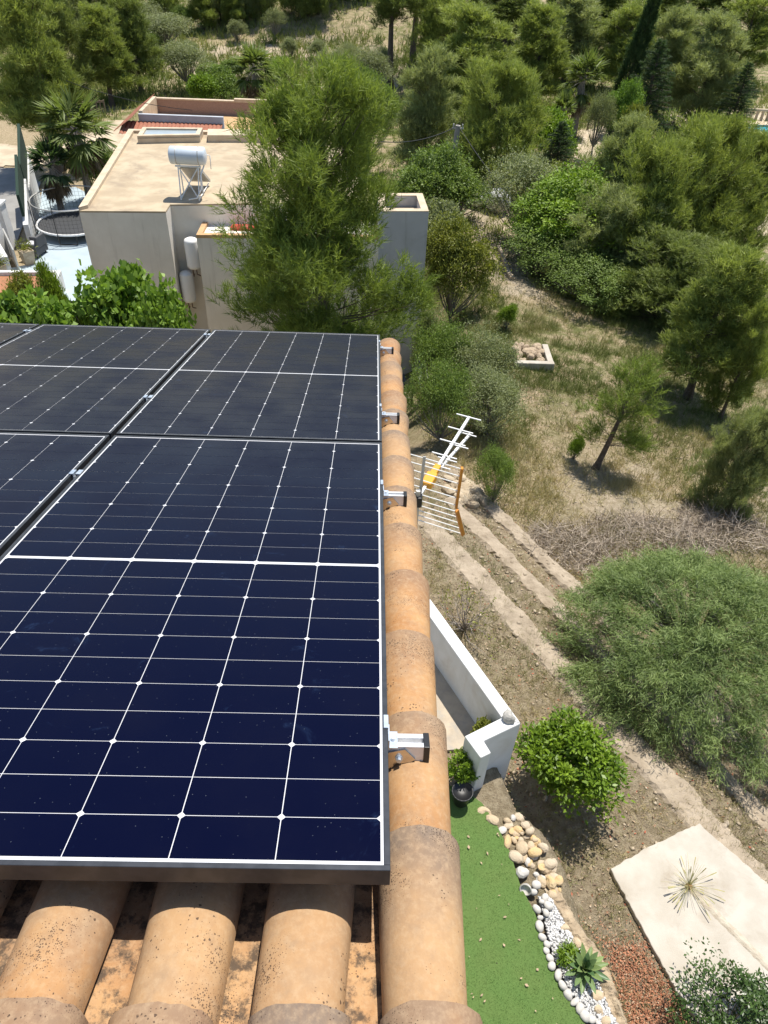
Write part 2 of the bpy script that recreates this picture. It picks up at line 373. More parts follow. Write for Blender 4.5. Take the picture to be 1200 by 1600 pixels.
# ------------------------------------------------------------------ terrain
rs = np.random.RandomState(5)
_tab = rs.rand(64, 64)
def vnoise(x, y):
    xi = np.floor(x).astype(int); yi = np.floor(y).astype(int); fx = x - xi; fy = y - yi
    fx = fx * fx * (3 - 2 * fx); fy = fy * fy * (3 - 2 * fy)
    g = lambda a, b: _tab[a % 64, b % 64]
    return (g(xi, yi) * (1 - fx) + g(xi + 1, yi) * fx) * (1 - fy) + (g(xi, yi + 1) * (1 - fx) + g(xi + 1, yi + 1) * fx) * fy
def fbm(x, y, o=4):
    s = 0; a = 0.5
    for i in range(o): s = s + a * (vnoise(x * 2 ** i + 7.3 * i, y * 2 ** i + 3.1 * i) - 0.5); a *= 0.5
    return s
GL_ = -1.0                                             # level of the garden below the lawn terrace
LEDGE = np.array([at(x_, y_, 0.0)[:2] for x_, y_ in [(1080, 1740), (1010, 1660), (972, 1600), (944, 1530), (924, 1480), (898, 1440), (884, 1395), (872, 1350), (842, 1298), (796, 1258)]] + [[1.0, 6.6], [0.2, 8.5]])
NS = np.array([0.86, 0.51]); TD = np.array([0.51, -0.86])
def sstep(a, b, x):
    t = np.clip((x - a) / (b - a), 0, 1); return t * t * (3 - 2 * t)
def tz(x, y):
    x = np.asarray(x, float); y = np.asarray(y, float)
    s = NS[0] * x + NS[1] * y
    zr = np.interp(s, [-50, 6.12, 6.2, 7.20, 7.3, 8.28, 8.4, 9.5, 12.5, 16, 22, 30, 45, 60],
                   [GL_, GL_, GL_ - .55, GL_ - .62, GL_ - 1.1, GL_ - 1.2, GL_ - 1.45, -2.6, -3.0, -3.35, -4.1, -4.7, -5.6, -6.0])
    # raised lawn terrace beside our house, held by the rock ledge and the white wall
    xb = np.interp(y, LEDGE[:, 1], LEDGE[:, 0])
    zr = np.where(s < 6.6, GL_ + (0.0 - GL_) * (1 - sstep(0.0, 0.42, x - xb)), zr)
    zl = np.interp(y, [-50, 6.5, 9.5, 13, 16, 20.5, 33, 45, 62], [0, -0.1, -1.4, -2.7, -4.0, -5.6, -5.75, -6.0, -6.0])
    xs = np.interp(y, [0, 11, 15, 24, 60], [-1.5, -0.9, 0.9, 2.3, 2.5]); wl = 1 - sstep(xs - 1.1, xs + 1.5, x)
    z = zr * (1 - wl) + zl * wl
    far = np.interp(y, [0, 62, 80, 100, 130, 180, 320], [0, 0, 0.6, 1.6, 3.2, 4.5, 6.0])
    z = z + far + np.where(y > 55, 2.6 * np.exp(-(((x + 4) / 13) ** 2 + ((y - 88) / 7) ** 2)), 0)
    amp = sstep(6.5, 14, s) * 0.5 + 0.05
    near = np.clip(1 - sstep(2, 5, np.hypot(x - 2, y - 3)), 0, 1)
    z = z + fbm(x * 0.35, y * 0.35) * amp * (1 - near) + fbm(x * 1.7 + 9, y * 1.7) * 0.10 * (1 - near) * np.where(s < 8.6, .45, 1)
    # levelled ground of the neighbours' plots
    p = sstep(-20.5, -19.5, x) * (1 - sstep(-7.0, -4, x)) * sstep(24, 26, y) * (1 - sstep(40, 43, y))
    return z * (1 - p) + (-5.85) * p
def tzf(x, y): return float(tz(x, y))
gx = np.concatenate([np.linspace(-140, -24, 60)[:-1], np.linspace(-24, -2, 90)[:-1], np.linspace(-2, 14, 230)[:-1], np.linspace(14, 40, 80)[:-1], np.linspace(40, 160, 60)])
gy = np.concatenate([np.linspace(-30, 0, 20)[:-1], np.linspace(0, 24, 260)[:-1], np.linspace(24, 60, 120)[:-1], np.linspace(60, 120, 90)[:-1], np.linspace(120, 400, 60)])
GX, GY = np.meshgrid(gx, gy); GZ = tz(GX, GY)
nx, ny = len(gx), len(gy)
idx = np.arange(nx * ny).reshape(ny, nx)
quads = np.stack([idx[:-1, :-1], idx[:-1, 1:], idx[1:, 1:], idx[1:, :-1]], -1).reshape(-1, 4)
S = NS[0] * GX + NS[1] * GY
def seg_dist(x, y, a, b):
    a = np.array(a[:2]); b = np.array(b[:2]); d = b - a; L = d @ d
    t = np.clip(((x - a[0]) * d[0] + (y - a[1]) * d[1]) / L, 0, 1)
    return np.hypot(x - a[0] - t * d[0], y - a[1] - t * d[1])
path_pts = [at(812, 470, -4), at(785, 415, -4.3), at(768, 370, -4.5), at(750, 345, -4.6)]
pd = np.min([seg_dist(GX, GY, path_pts[i], path_pts[i + 1]) for i in range(len(path_pts) - 1)], axis=0)
zone = sstep(7.7, 9.0, S) + sstep(1.5, 0.4, pd + fbm(GX, GY) * 2)
lf = sstep(5, 9, GY) * (GX < -1.5)
zone = np.maximum(zone, lf)
fld = np.exp(-((GX - 7.5) ** 2 + (GY - 12.5) ** 2) / 14.0)
zone = np.clip(zone + 0.9 * fld * (fbm(GX * 0.9, GY * 0.9) > -0.05), 0, 2)
green = sstep(7.9, 10, S) * (0.35 + 0.5 * sstep(14, 20, GY) + 0.3 * sstep(60, 70, GY)) * (1 - 0.75 * np.clip(fld * 1.4, 0, 1)) * sstep(0.9, 2.4, pd) + 0.12
fc_ = at(455, 60, -3.4); far_s = np.exp(-((GX - fc_[0]) / 14) ** 2 - ((GY - fc_[1]) / 9) ** 2)
zone = np.clip(zone + 1.6 * sstep(.25, .7, far_s + fbm(GX * .3, GY * .3) * .5), 0, 2)
far_r = np.clip(1 - np.abs(GY - 85) / 16, 0, 1) * np.clip(1 - np.abs(GX + 6) / 30, 0, 1)
green = np.clip(green * (1 - 0.5 * far_r) * (1 - sstep(.2, .6, far_s)), 0, 1)
o = put('ground', np_mesh('ground', np.stack([GX, GY, GZ], -1).reshape(-1, 3), quads, M['ground'],
        {'zone': zone.ravel(), 'green': green.ravel()}, smooth=True)); tag(o, kind='structure')

# ------------------------------------------------------------------ our own roof
SL = R_(15.669)
def P(u, v, w):
    uu, vv, ww = u - 1.0619, v + 0.8844, w - 1.1015
    return (uu, vv * math.cos(SL) + ww * math.sin(SL), CAM_H - vv * math.sin(SL) + ww * math.cos(SL))
def Pnp(A):
    u, v, w = A[:, 0] - 1.0619, A[:, 1] + 0.8844, A[:, 2] - 1.1015
    return np.stack([u, v * math.cos(SL) + w * math.sin(SL), CAM_H - v * math.sin(SL) + w * math.cos(SL)], -1)
house = thing('house', 'house in the foreground with a sloping terracotta tiled roof', 'house', (-1.5, 1.5, 0))
def tile_field(us, v0, v1, kind, rng, parent, name):
    V = []; Fq = []; T = []; RR = []; PP = []
    pitch = 0.327; L = 0.385; n = 14; mseg = 5
    for u0 in us:
        v = v0 + rng.uniform(-.01, .01); 
        while v < v1:
            r = rng.random(); jx = rng.uniform(-.0035, .0035); yaw = rng.uniform(-.012, .012)
            base = len(V)
            for j in range(mseg + 1):
                t = j / mseg; vv = v + t * L
                if kind == 'pan':
                    hw = 0.066; wz = -0.190 + 0.014 * t
                else:
                    hw = (0.0735 + 0.010 * t) if kind == 'cover' else 0.066 + 0.0165 * t; wz = -0.170 + (0.019 if kind == 'cover' else 0.030) * t
                hh = (0.062 if kind == 'cover' else 0.075) + 0.004 * t
                for k in range(n + 1):
                    a = math.pi * k / n
                    if kind == 'pan': x = -hw * math.cos(a); z = 0.022 * (1 - math.sin(a))
                    else: x = -hw * math.cos(a); z = hh * math.sin(a) ** 0.85
                    V.append((u0 + jx + x + yaw * (t - .5) * L * 3, vv + (rng.uniform(-.0022, .0022) if j == mseg else rng.uniform(-.0006, .0006)), wz + z)); T.append(t); RR.append(r); PP.append(1.0 if kind == 'pan' else 0.0)
            for j in range(mseg):
                for k in range(n):
                    q = base + j * (n + 1) + k; Fq.append((q, q + 1, q + n + 2, q + n + 1))
            b2 = len(V)                                   # thickness of the lip
            for k in range(n + 1):
                p = V[base + mseg * (n + 1) + k]
                V.append((p[0], p[1], p[2])); T.append(.6); RR.append(r); PP.append(0)
            for k in range(n + 1):
                p = V[base + mseg * (n + 1) + k]; a = math.pi * k / n
                V.append((p[0] + math.cos(a) * 0.012, p[1] - .001, p[2] - 0.013 * (1 if kind == 'pan' else math.sin(a)))); T.append(.6); RR.append(r); PP.append(0)
            for k in range(n): Fq.append((b2 + k, b2 + k + 1, b2 + n + 2 + k, b2 + n + 1 + k))
            v += pitch
    W = Pnp(np.array(V)) - np.array(house.location)
    me = np_mesh(name, W, np.array(Fq), M['tile'], {'tt': T, 'rr': RR, 'pp': PP}, smooth=True)
    return put(name, me, parent)
rngt = random.Random(11)
V_TOP, V_EAVE = -1.27, 4.16
cov_u = [0.976 - 0.2115 * k for k in range(0, 20)]
roof = MB()                                                # boarding under the tiles
q = [P(-3.2, V_TOP, -0.205), P(1.235, V_TOP, -0.205), P(1.235, 4.28, -0.205), P(-3.2, 4.28, -0.205)]
q2 = [P(-3.2, V_TOP, -0.35), P(1.235, V_TOP, -0.35), P(1.235, 4.28, -0.35), P(-3.2, 4.28, -0.35)]
roof.add(q + q2, [(0, 1, 2, 3), (7, 6, 5, 4), (0, 4, 5, 1), (1, 5, 6, 2), (2, 6, 7, 3), (3, 7, 4, 0)])
roof_o = roof.build('roof', M['stucco'], house, world=True)
tile_field(cov_u, V_TOP + 0.045, V_EAVE, 'cover', rngt, roof_o, 'cover_tiles')
tile_field([u + 0.1045 for u in cov_u], V_TOP + 0.03, V_EAVE, 'pan', rngt, roof_o, 'channel_tiles')
tile_field([1.181], V_TOP + 0.035, V_EAVE, 'verge', rngt, roof_o, 'verge_tiles')
hw = MB(); hw.add([(-3.9, -0.6, 0), (0.085, -0.6, 0), (0.085, 3.9, 0), (-3.9, 3.9, 0), (-3.9, -0.6, 6.45), (0.085, -0.6, 6.45), (0.085, 3.9, 5.2), (-3.9, 3.9, 5.2)],
       [(0, 1, 5, 4), (1, 2, 6, 5), (2, 3, 7, 6), (3, 0, 4, 7), (4, 5, 6, 7)])
hw.build('wall', M['stucco'], house, world=True)

# ------------------------------------------------------------------ solar panels
PW, PL, PH = 1.134, 2.092, 0.035
def make_panel():
    root = thing('solar_panel', '', 'solar panel')
    root.rotation_euler = (-SL, 0, 0)
    x0, y0 = -0.016, -0.019
    x1, y1 = x0 + PW, y0 + PL
    fr = MB(); t = 0.011
    fr.box((x0, y0, -PH), (x1, y0 + t, 0.0025)); fr.box((x0, y1 - t, -PH), (x1, y1, 0.0025))
    fr.box((x0, y0 + t, -PH), (x0 + t, y1 - t, 0.0025)); fr.box((x1 - t, y0 + t, -PH), (x1, y1 - t, 0.0025))
    bevel(fr.build('frame', M['frame'], root), 0.0008, 1)
    bs = MB(); bs.box((x0 + t, y0 + t, -0.006), (x1 - t, y1 - t, -0.0008)); bs.build('backsheet', M['back'], root)
    cl = MB(); cp_, rp = 0.1837, 0.0928; gw, gh, ch = 0.0009, 0.0010, 0.0066
    for k in range(6):
        for r in range(22):
            xa, xb = k * cp_ + gw, (k + 1) * cp_ - gw
            yo = 0.0124 if r > 10 else 0
            ya, yb = r * rp + yo + gh, (r + 1) * rp + yo - gh
            rr = r if r < 11 else r - 11
            low = (rr % 2 == 1) if r < 11 else (rr % 2 == 0)       # chamfer at the near or the far corners
            if low: vs = [(xa + ch, ya), (xb - ch, ya), (xb, ya + ch), (xb, yb), (xa, yb), (xa, ya + ch)]
            else: vs = [(xa, ya), (xb, ya), (xb, yb - ch), (xb - ch, yb), (xa + ch, yb), (xa, yb - ch)]
            cl.add([(x, y, 0.0) for x, y in vs], [(0, 1, 2, 3, 4, 5)])
    cl.build('cells', M['cell'], root)
    return root
pan0 = make_panel()
spots = [(0, 0, 'large solar panel nearest the camera beside the verge tiles, its whole lower end in view'),
         (0, 1, 'solar panel farther down the roof beside the verge tiles, ending at the eave'),
         (1, 0, 'solar panel cut off at the left edge, only its far right corner showing'),
         (1, 1, 'solar panel at the eave in the middle of the far row, below the fig tree'),
         (2, 1, 'solar panel at far left with only a small corner showing under the fig tree')]
for i, (c, r, lab) in enumerate(spots):
    o = pan0 if i == 0 else copy_tree(pan0)
    o.location = P(-c * 1.156, r * 2.1125, 0)
    o['label'] = lab; o['group'] = 'solar panels on the tiled roof'
RAILS = [(0.335, 'nearest'), (1.63, 'second'), (2.58, 'third'), (3.97, 'farthest')]
def make_rail():
    root = thing('mounting_rail', '', 'mounting rail'); root.rotation_euler = (-SL, 0, 0)
    x0, x1 = -2.36, 0.079
    rl = MB()
    zt, zb = -PH - 0.001, -PH - 0.041
    rl.box((x0, -0.02, zb), (x1, 0.02, zt - 0.012))
    rl.box((x0, -0.02, zt - 0.012), (x1, -0.007, zt)); rl.box((x0, 0.007, zt - 0.012), (x1, 0.02, zt))
    rl.build('rail', M['alu'], root)
    cp = MB(); cp.box((x1, -0.0225, zb - 0.003), (x1 + 0.013, 0.0225, zt + 0.002)); bevel(cp.build('end_cap', M['black_plastic'], root), 0.0015)
    bk = MB()                                        # L-shaped roof hook under the rail, bolted to its near face
    a = [(-0.05, -0.0235), (-0.05, -0.0205)]
    poly = [(-0.055, zb + 0.010), (0.038, zt - 0.004), (0.062, zb + 0.008), (0.030, zb - 0.012), (-0.055, zb - 0.042)]
    bk.add([(x, -0.0245, z) for x, z in poly] + [(x, -0.0205, z) for x, z in poly],
           [(0, 1, 2, 3, 4), (9, 8, 7, 6, 5)] + [(i, 5 + i, 5 + (i + 1) % 5, (i + 1) % 5) for i in range(5)])
    bk.box((-0.055, -0.0203, zb - 0.036), (0.010, 0.03, zb - 0.030))
    bk.build('roof_hook', M['steel'], root)
    bo = MB(); bo.tube([(0.026, -0.0246, zb + 0.012), (0.026, -0.027, zb + 0.012)], 0.0085, 16); bo.tube([(0.026, -0.027, zb + 0.012), (0.026, -0.034, zb + 0.012)], 0.0055, 6)
    bo.build('bolt', M['zinc'], root)
    ec = MB(); ec.box((-0.0085, -0.008, 0.003), (0.0015, 0.032, 0.0058)); ec.box((-0.0012, -0.008, -0.02), (0.0015, 0.032, 0.003))
    ec.box((0.0016, -0.028, zt + 0.001), (0.0225, 0.022, zt + 0.004)); ec.box((0.0016, -0.028, zt + 0.004), (0.0045, 0.022, -0.012))
    c = ec.build('end_clamp', M['zinc'], root)
    cb = MB(); cb.tube([(0.0130, -0.004, zt + 0.004), (0.0130, -0.004, zt + 0.011)], 0.0048, 12); cb.build('clamp_bolt', M['alu'], c)
    return root
r0 = make_rail()
for i, (v, w) in enumerate(RAILS):
    o = r0 if i == 0 else copy_tree(r0)
    o.location = P(1.118, v, 0)
    o['label'] = '%s of the four aluminium rail ends with black cap poking out beside the verge tiles' % w
    o['group'] = 'mounting rails under the solar panels'
def make_mid():
    root = thing('panel_clamp', '', 'clamp'); root.rotation_euler = (-SL, 0, 0)
    m = MB(); m.box((-0.021, -0.02, 0.0032), (-0.0065, 0.02, 0.0062)); m.box((0.0065, -0.02, 0.0032), (0.021, 0.02, 0.0062))
    m.box((-0.0065, -0.02, -0.028), (-0.0045, 0.02, 0.0062)); m.box((0.0045, -0.02, -0.028), (0.0065, 0.02, 0.0062)); m.box((-0.0045, -0.02, -0.028), (0.0045, 0.02, -0.024))
    m.build('clamp_plate', M['zinc'], root)
    b = MB(); b.tube([(0, 0, -0.0239), (0, 0, -0.012)], 0.0042, 10); b.build('bolt', M['alu'], root)
    return root
m0 = make_mid()
for i, (c, v, lab) in enumerate([(0, 1.66, 'small silver clamp in the dark gap between panels, the one nearest the camera'), (0, 2.62, 'small silver clamp halfway up the dark gap between the two panel columns'),
                                 (0, 4.02, 'small silver clamp at the eave end of the gap beside the rightmost panel'), (1, 3.97, 'small silver clamp between the two leftmost panels at the eave')]):
    o = m0 if i == 0 else copy_tree(m0)
    o.location = P(-0.027 - 1.156 * c, v, 0); o['label'] = lab; o['group'] = 'clamps between the solar panels'

# ------------------------------------------------------------------ TV aerial
aer = thing('television_aerial', 'white television aerial with yellow box and grid reflector beyond the verge', 'aerial', at(655, 775, 4.3))
def ap(px, py, Z): return at(px, py, Z)
ZB = 4.3
a0, a1 = ap(656, 774, ZB), ap(733, 652, ZB)
b0, b1 = ap(683, 738, ZB - 0.055), ap(733, 680, ZB - 0.055)
mb = MB(); mb.bar(a0, a1, 0.022); mb.build('boom', M['white_metal'], aer, world=True)
mb = MB(); mb.bar(ap(672, 750, ZB - 0.06), ap(734, 679, ZB - 0.06), 0.020); mb.build('boom', M['white_metal'], aer, world=True)
bd = Vector(a1 - a0).normalized(); sd = Vector((0, 0, 1)).cross(bd).normalized() * -1
el = MB()
for f_, hl in ((0.985, 0.115), (0.80, 0.115), (0.63, 0.115), (0.46, 0.11), (0.33, 0.11)):
    c = Vector(a0) + (Vector(a1) - Vector(a0)) * f_ + Vector((0, 0, 0.013))
    el.bar(c - sd * hl, c + sd * hl, 0.010, 0.008)
for f_, hl in ((0.985, .07), (0.66, .085), (0.3, .085)):
    c = Vector(b0) + (Vector(b1) - Vector(b0)) * f_ + Vector((0, 0, 0.012))
    el.bar(c - sd * hl, c + sd * hl, 0.009, 0.007)
el.build('director', M['white_metal'], aer, world=True)
bx = MB(); c0 = Vector(a0) + (Vector(a1) - Vector(a0)) * 0.10; c1 = Vector(a0) + (Vector(a1) - Vector(a0)) * 0.34
bx.bar(c0 + Vector((0, 0, .0)), c0 + (c1 - c0) * .55, 0.085, 0.075); bx.bar(c0 + (c1 - c0) * .55, c1, 0.055, 0.055)
bevel(bx.build('junction_box', M['yplastic'], aer, world=True), 0.008)
# V-shaped reflector: two grids of rods, hinged behind the box
hinge = Vector(ap(656, 776, ZB))
up_e = Vector(ap(663, 716, ZB + 0.34)); dn = hinge + (hinge - up_e) * 0.0 + Vector((0.05, -0.02, -0.36)) + bd * 0.12
g1 = MB(); g2 = MB(); caps = MB(); caps2 = MB()
upd = (up_e - hinge)
for k in range(6):
    c = hinge + upd * (0.06 + 0.94 * k / 5) ; g1.tube([c - sd * 0.30, c + sd * 0.30], 0.0042, 6)
for k in range(5):
    c = hinge + (dn - hinge) * (0.15 + 0.85 * k / 4); g2.tube([c - sd * 0.30, c + sd * 0.30], 0.0042, 6)
g1.build('upper_reflector', M['white_metal'], aer, world=True); g2.build('lower_reflector', M['white_metal'], aer, world=True)
caps.bar(hinge + sd * 0.30 + upd * 0.0, hinge + sd * 0.30 + upd * 1.03, 0.018, 0.04); caps.build('end_strip', M['oplastic'], aer, world=True)
caps2.bar(hinge + sd * 0.30 + (dn - hinge) * 0.1, hinge + sd * 0.30 + (dn - hinge) * 1.03, 0.018, 0.03); caps2.build('end_strip', M['oplastic'], aer, world=True)
sp = MB(); sp.bar(hinge - upd * 0.05, hinge + upd * 1.04, 0.022, 0.012); sp.build('reflector_spine', M['galv'], aer, world=True)
ms = MB(); hp = Vector(hinge) - bd * 0.05
ms.tube([hp + Vector((0, 0, 0.10)), hp + Vector((0, 0, -0.6)), hp + Vector((0, 0, -4.8 - 0.3))], 0.019, 10)
ms.build('mast', M['galv'], aer, world=True)
cb = MB(); cb.bar(hp + Vector((0, 0, -.05)), hp + Vector((0, 0, .05)), 0.07); bevel(cb.build('mast_clamp', M['black_plastic'], aer, world=True), 0.01)

# ------------------------------------------------------------------ white parapet wall on the right
ZW = 0.75
pw = thing('parapet_wall', 'white rendered parapet wall with L-shaped end post beside the tiled verge', 'wall', at(778, 1257, 0))
def wp2(x, y): return np.array(at(x, y, ZW)[:2])
o0, o1, i1, i0 = wp2(814, 1130), wp2(671, 934), wp2(672.5, 965), wp2(784, 1121)
e_ = (o1 - o0) * 0.9
mb = MB(); mb.hexa([tuple(o0), tuple(o1 + e_), tuple(i1 + e_), tuple(i0)], -1.25, ZW)
bevel(mb.build('wall_body', M['stucco'], pw, world=True), 0.012)
mb = MB(); mb.hexa([tuple(o0 + (i0 - o0) * .002), tuple(i0), tuple(wp2(726, 1150)), tuple(wp2(751, 1184)), tuple(wp2(767.5, 1176)), tuple(wp2(756, 1157.5))], -1.25, ZW - .002)
bevel(mb.build('end_post', M['stucco'], pw, world=True), 0.012)
tf = MB(); tf.hexa([tuple(i0 + (i1 - i0) * .03), tuple(i1 + e_), (0.09, i1[1] + e_[1]), (0.09, wp2(726, 1150)[1] + .15)], -0.3, 0.05)
o = tf.build('terrace_floor', M['terr_floor'], loc=(0.3, 5.2, 0)); tag(o, kind='structure')
rk = random.Random(3)
st = MB(); c = at(796, 1119, ZW + .05); st.rock(c, 0.075, 0.06, 0.065, rk, 0.4, 0.6, (9, 7)); tag(st.build('stone', M['stone_g'], loc=c), 'small grey stone sitting on top of the white parapet corner', 'stone')

# ------------------------------------------------------------------ leaf clouds
def unit(a): return a / np.maximum(np.linalg.norm(a, axis=-1, keepdims=True), 1e-9)
def tri_blades(Pb, D, L, Wd, rng):
    n = len(Pb); side = unit(np.cross(D, rng.normal(size=(n, 3))))
    W2 = (np.broadcast_to(Wd, n) / 2)[:, None]; Ln = np.broadcast_to(L, n)[:, None]
    V = np.empty((n, 3, 3)); V[:, 0] = Pb - side * W2; V[:, 1] = Pb + side * W2; V[:, 2] = Pb + D * Ln
    return V.reshape(-1, 3), np.arange(n * 3).reshape(n, 3)
def leaf_quads(Pb, D, Nn, L, Wd, fold=0.0):
    n = len(Pb); side = unit(np.cross(D, Nn)); W2 = (np.broadcast_to(Wd, n) / 2)[:, None]; Ln = np.broadcast_to(L, n)[:, None]
    V = np.empty((n, 4, 3)); mid = Pb + D * Ln * 0.45
    V[:, 0] = Pb; V[:, 1] = mid - side * W2; V[:, 2] = Pb + D * Ln + Nn * Ln * -0.12; V[:, 3] = mid + side * W2
    return V.reshape(-1, 3), np.arange(n * 4).reshape(n, 4)
def tubes_np(segs, n=4):
    """segs: list of (p0,p1,r0,r1)"""
    mb = MB()
    for p0, p1, r0, r1 in segs: mb.tube([p0, p1], [r0, r1], n, cap=False)
    return mb
def finish(root, V, Fc, tint, lm, name='crown'):
    if 'h0' not in root: root['h0'] = float(np.percentile(V[:, 2], 99.9)); root['r0'] = float(np.percentile(np.hypot(V[:, 0] - np.median(V[:, 0]), V[:, 1] - np.median(V[:, 1])), 97))
    return put(name, np_mesh(name, V, Fc, lm, {'tint': tint}), root)

def make_pine(seed, H, Rad, cb=0.12, nb=120, tufts=26, nbl=11, needle=0.17, nw=0.015, lm='pine', lean=(0, 0), top_pow=0.75, bare_top=None, name='pine_tree', upw=0.65):
    rng = np.random.RandomState(seed); rd = random.Random(seed)
    root = thing(name, '', 'tree')
    tk = MB()
    n = 9; pts = []; rad = []
    ph = rng.rand() * 6
    for i in range(n + 1):
        t = i / n
        pts.append((lean[0] * t + 0.018 * H * math.sin(3 * t + ph) * t, lean[1] * t + 0.018 * H * math.cos(2.3 * t + ph) * t, H * 0.93 * t))
        rad.append(0.021 * H * (1 - t) ** 0.8 + 0.004 * H * 0.3)
    rad[0] *= 1.35
    tk.tube(pts, rad, 9)
    pA = np.array(pts)
    def tp(t):
        f = np.clip(t / 0.93, 0, 1) * n; i = min(int(f), n - 1); return pA[i] + (pA[i + 1] - pA[i]) * (f - i)
    Ps = []; Ds = []; Ts = []
    ga = 2.399963
    for b in range(nb):
        lb = b // 4; nl = nb // 4
        if b % 4 == 0: lt = cb + (1 - cb) * ((lb + 0.5) / (nl + .5)) ** 0.9; laz = lb * ga + rng.normal() * .35; lr = rng.uniform(.60, 1.18)
        t = min(.985, max(cb, lt + rng.normal() * .025))
        tt = (t - cb) / (1 - cb)
        prof = (min(1, tt / 0.10 + 0.78)) * (1 - tt ** (1 / max(top_pow, .1)) * 0.95) ** 0.62
        r = Rad * .9 * prof * lr * rng.uniform(0.70, 1.08)
        az = laz + rng.normal() * 0.24
        el = R_(rng.uniform(5, 30) + 38 * tt)
        p0 = tp(max(0.02, t - 0.07))
        d = np.array([math.cos(az) * math.cos(el), math.sin(az) * math.cos(el), math.sin(el)])
        L = max(0.25, r / max(math.cos(el), 0.35))
        L = min(L, max(0.3, (H * 1.0 - p0[2]) / max(d[2], .05) if d[2] > 0 else L))
        p1 = p0 + d * L
        rb = 0.0035 * H * (0.4 + L / Rad * 0.5)
        midp = p0 + d * L * 0.5 - np.array([0, 0, 0.04 * L])
        tk.tube([p0, midp, p1], [rb, rb * .6, rb * .2], 4, cap=False)
        ncl = max(2, int(round(5.5 * L / Rad * rng.uniform(.8, 1.2))))
        for q in range(ncl):
            s_ = 1.0 if q == 0 else rng.uniform(0.40, 0.98)
            crd = Rad * rng.uniform(.11, .19) * (1.1 - .35 * tt)
            cc = p0 + d * L * s_ + rng.normal(size=3) * np.array([1, 1, .7]) * (0.20 * L * (1.15 - .6 * s_))
            cc[2] = max(cc[2], 0.05 * H)
            m = max(4, int(tufts * rng.uniform(.7, 1.3) * (crd / (Rad * .15)) ** 1.5))
            dr = unit(rng.normal(size=(m, 3)) + np.array([0, 0, .35]) + d * .3)
            c = cc + dr * crd * (rng.rand(m, 1) ** .45) * np.array([1, 1, .8])
            dd = unit(dr * .55 + d * .35 + np.array([0, 0, upw]) + rng.normal(size=(m, 3)) * .25)
            Ps.append(c); Ds.append(dd)
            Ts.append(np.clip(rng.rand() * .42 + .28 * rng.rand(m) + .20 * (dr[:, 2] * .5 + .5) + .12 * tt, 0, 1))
            if q: tk.tube([p0 + d * L * s_ * .6, cc], [rb * .4, rb * .12], 3, cap=False)
    Pt = np.concatenate(Ps); Dt = np.concatenate(Ds); Tt = np.concatenate(Ts)
    # every tuft is a shoot: needles ranked along it
    k = nbl; nt_ = len(Pt)
    along = np.tile(np.linspace(0, 1, k), (nt_, 1)).reshape(-1, 1)
    Pb = np.repeat(Pt, k, 0) + np.repeat(Dt, k, 0) * along * needle * 1.3
    Db = unit(np.repeat(Dt, k, 0) * 0.9 + rng.normal(size=(nt_ * k, 3)) * 0.5)
    V, Fc = tri_blades(Pb, Db, needle * rng.uniform(.7, 1.25, nt_ * k), nw, rng)
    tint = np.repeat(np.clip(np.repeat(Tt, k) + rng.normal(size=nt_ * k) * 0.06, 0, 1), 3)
    tk.build('trunk', M['bark'], root)
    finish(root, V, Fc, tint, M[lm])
    return root

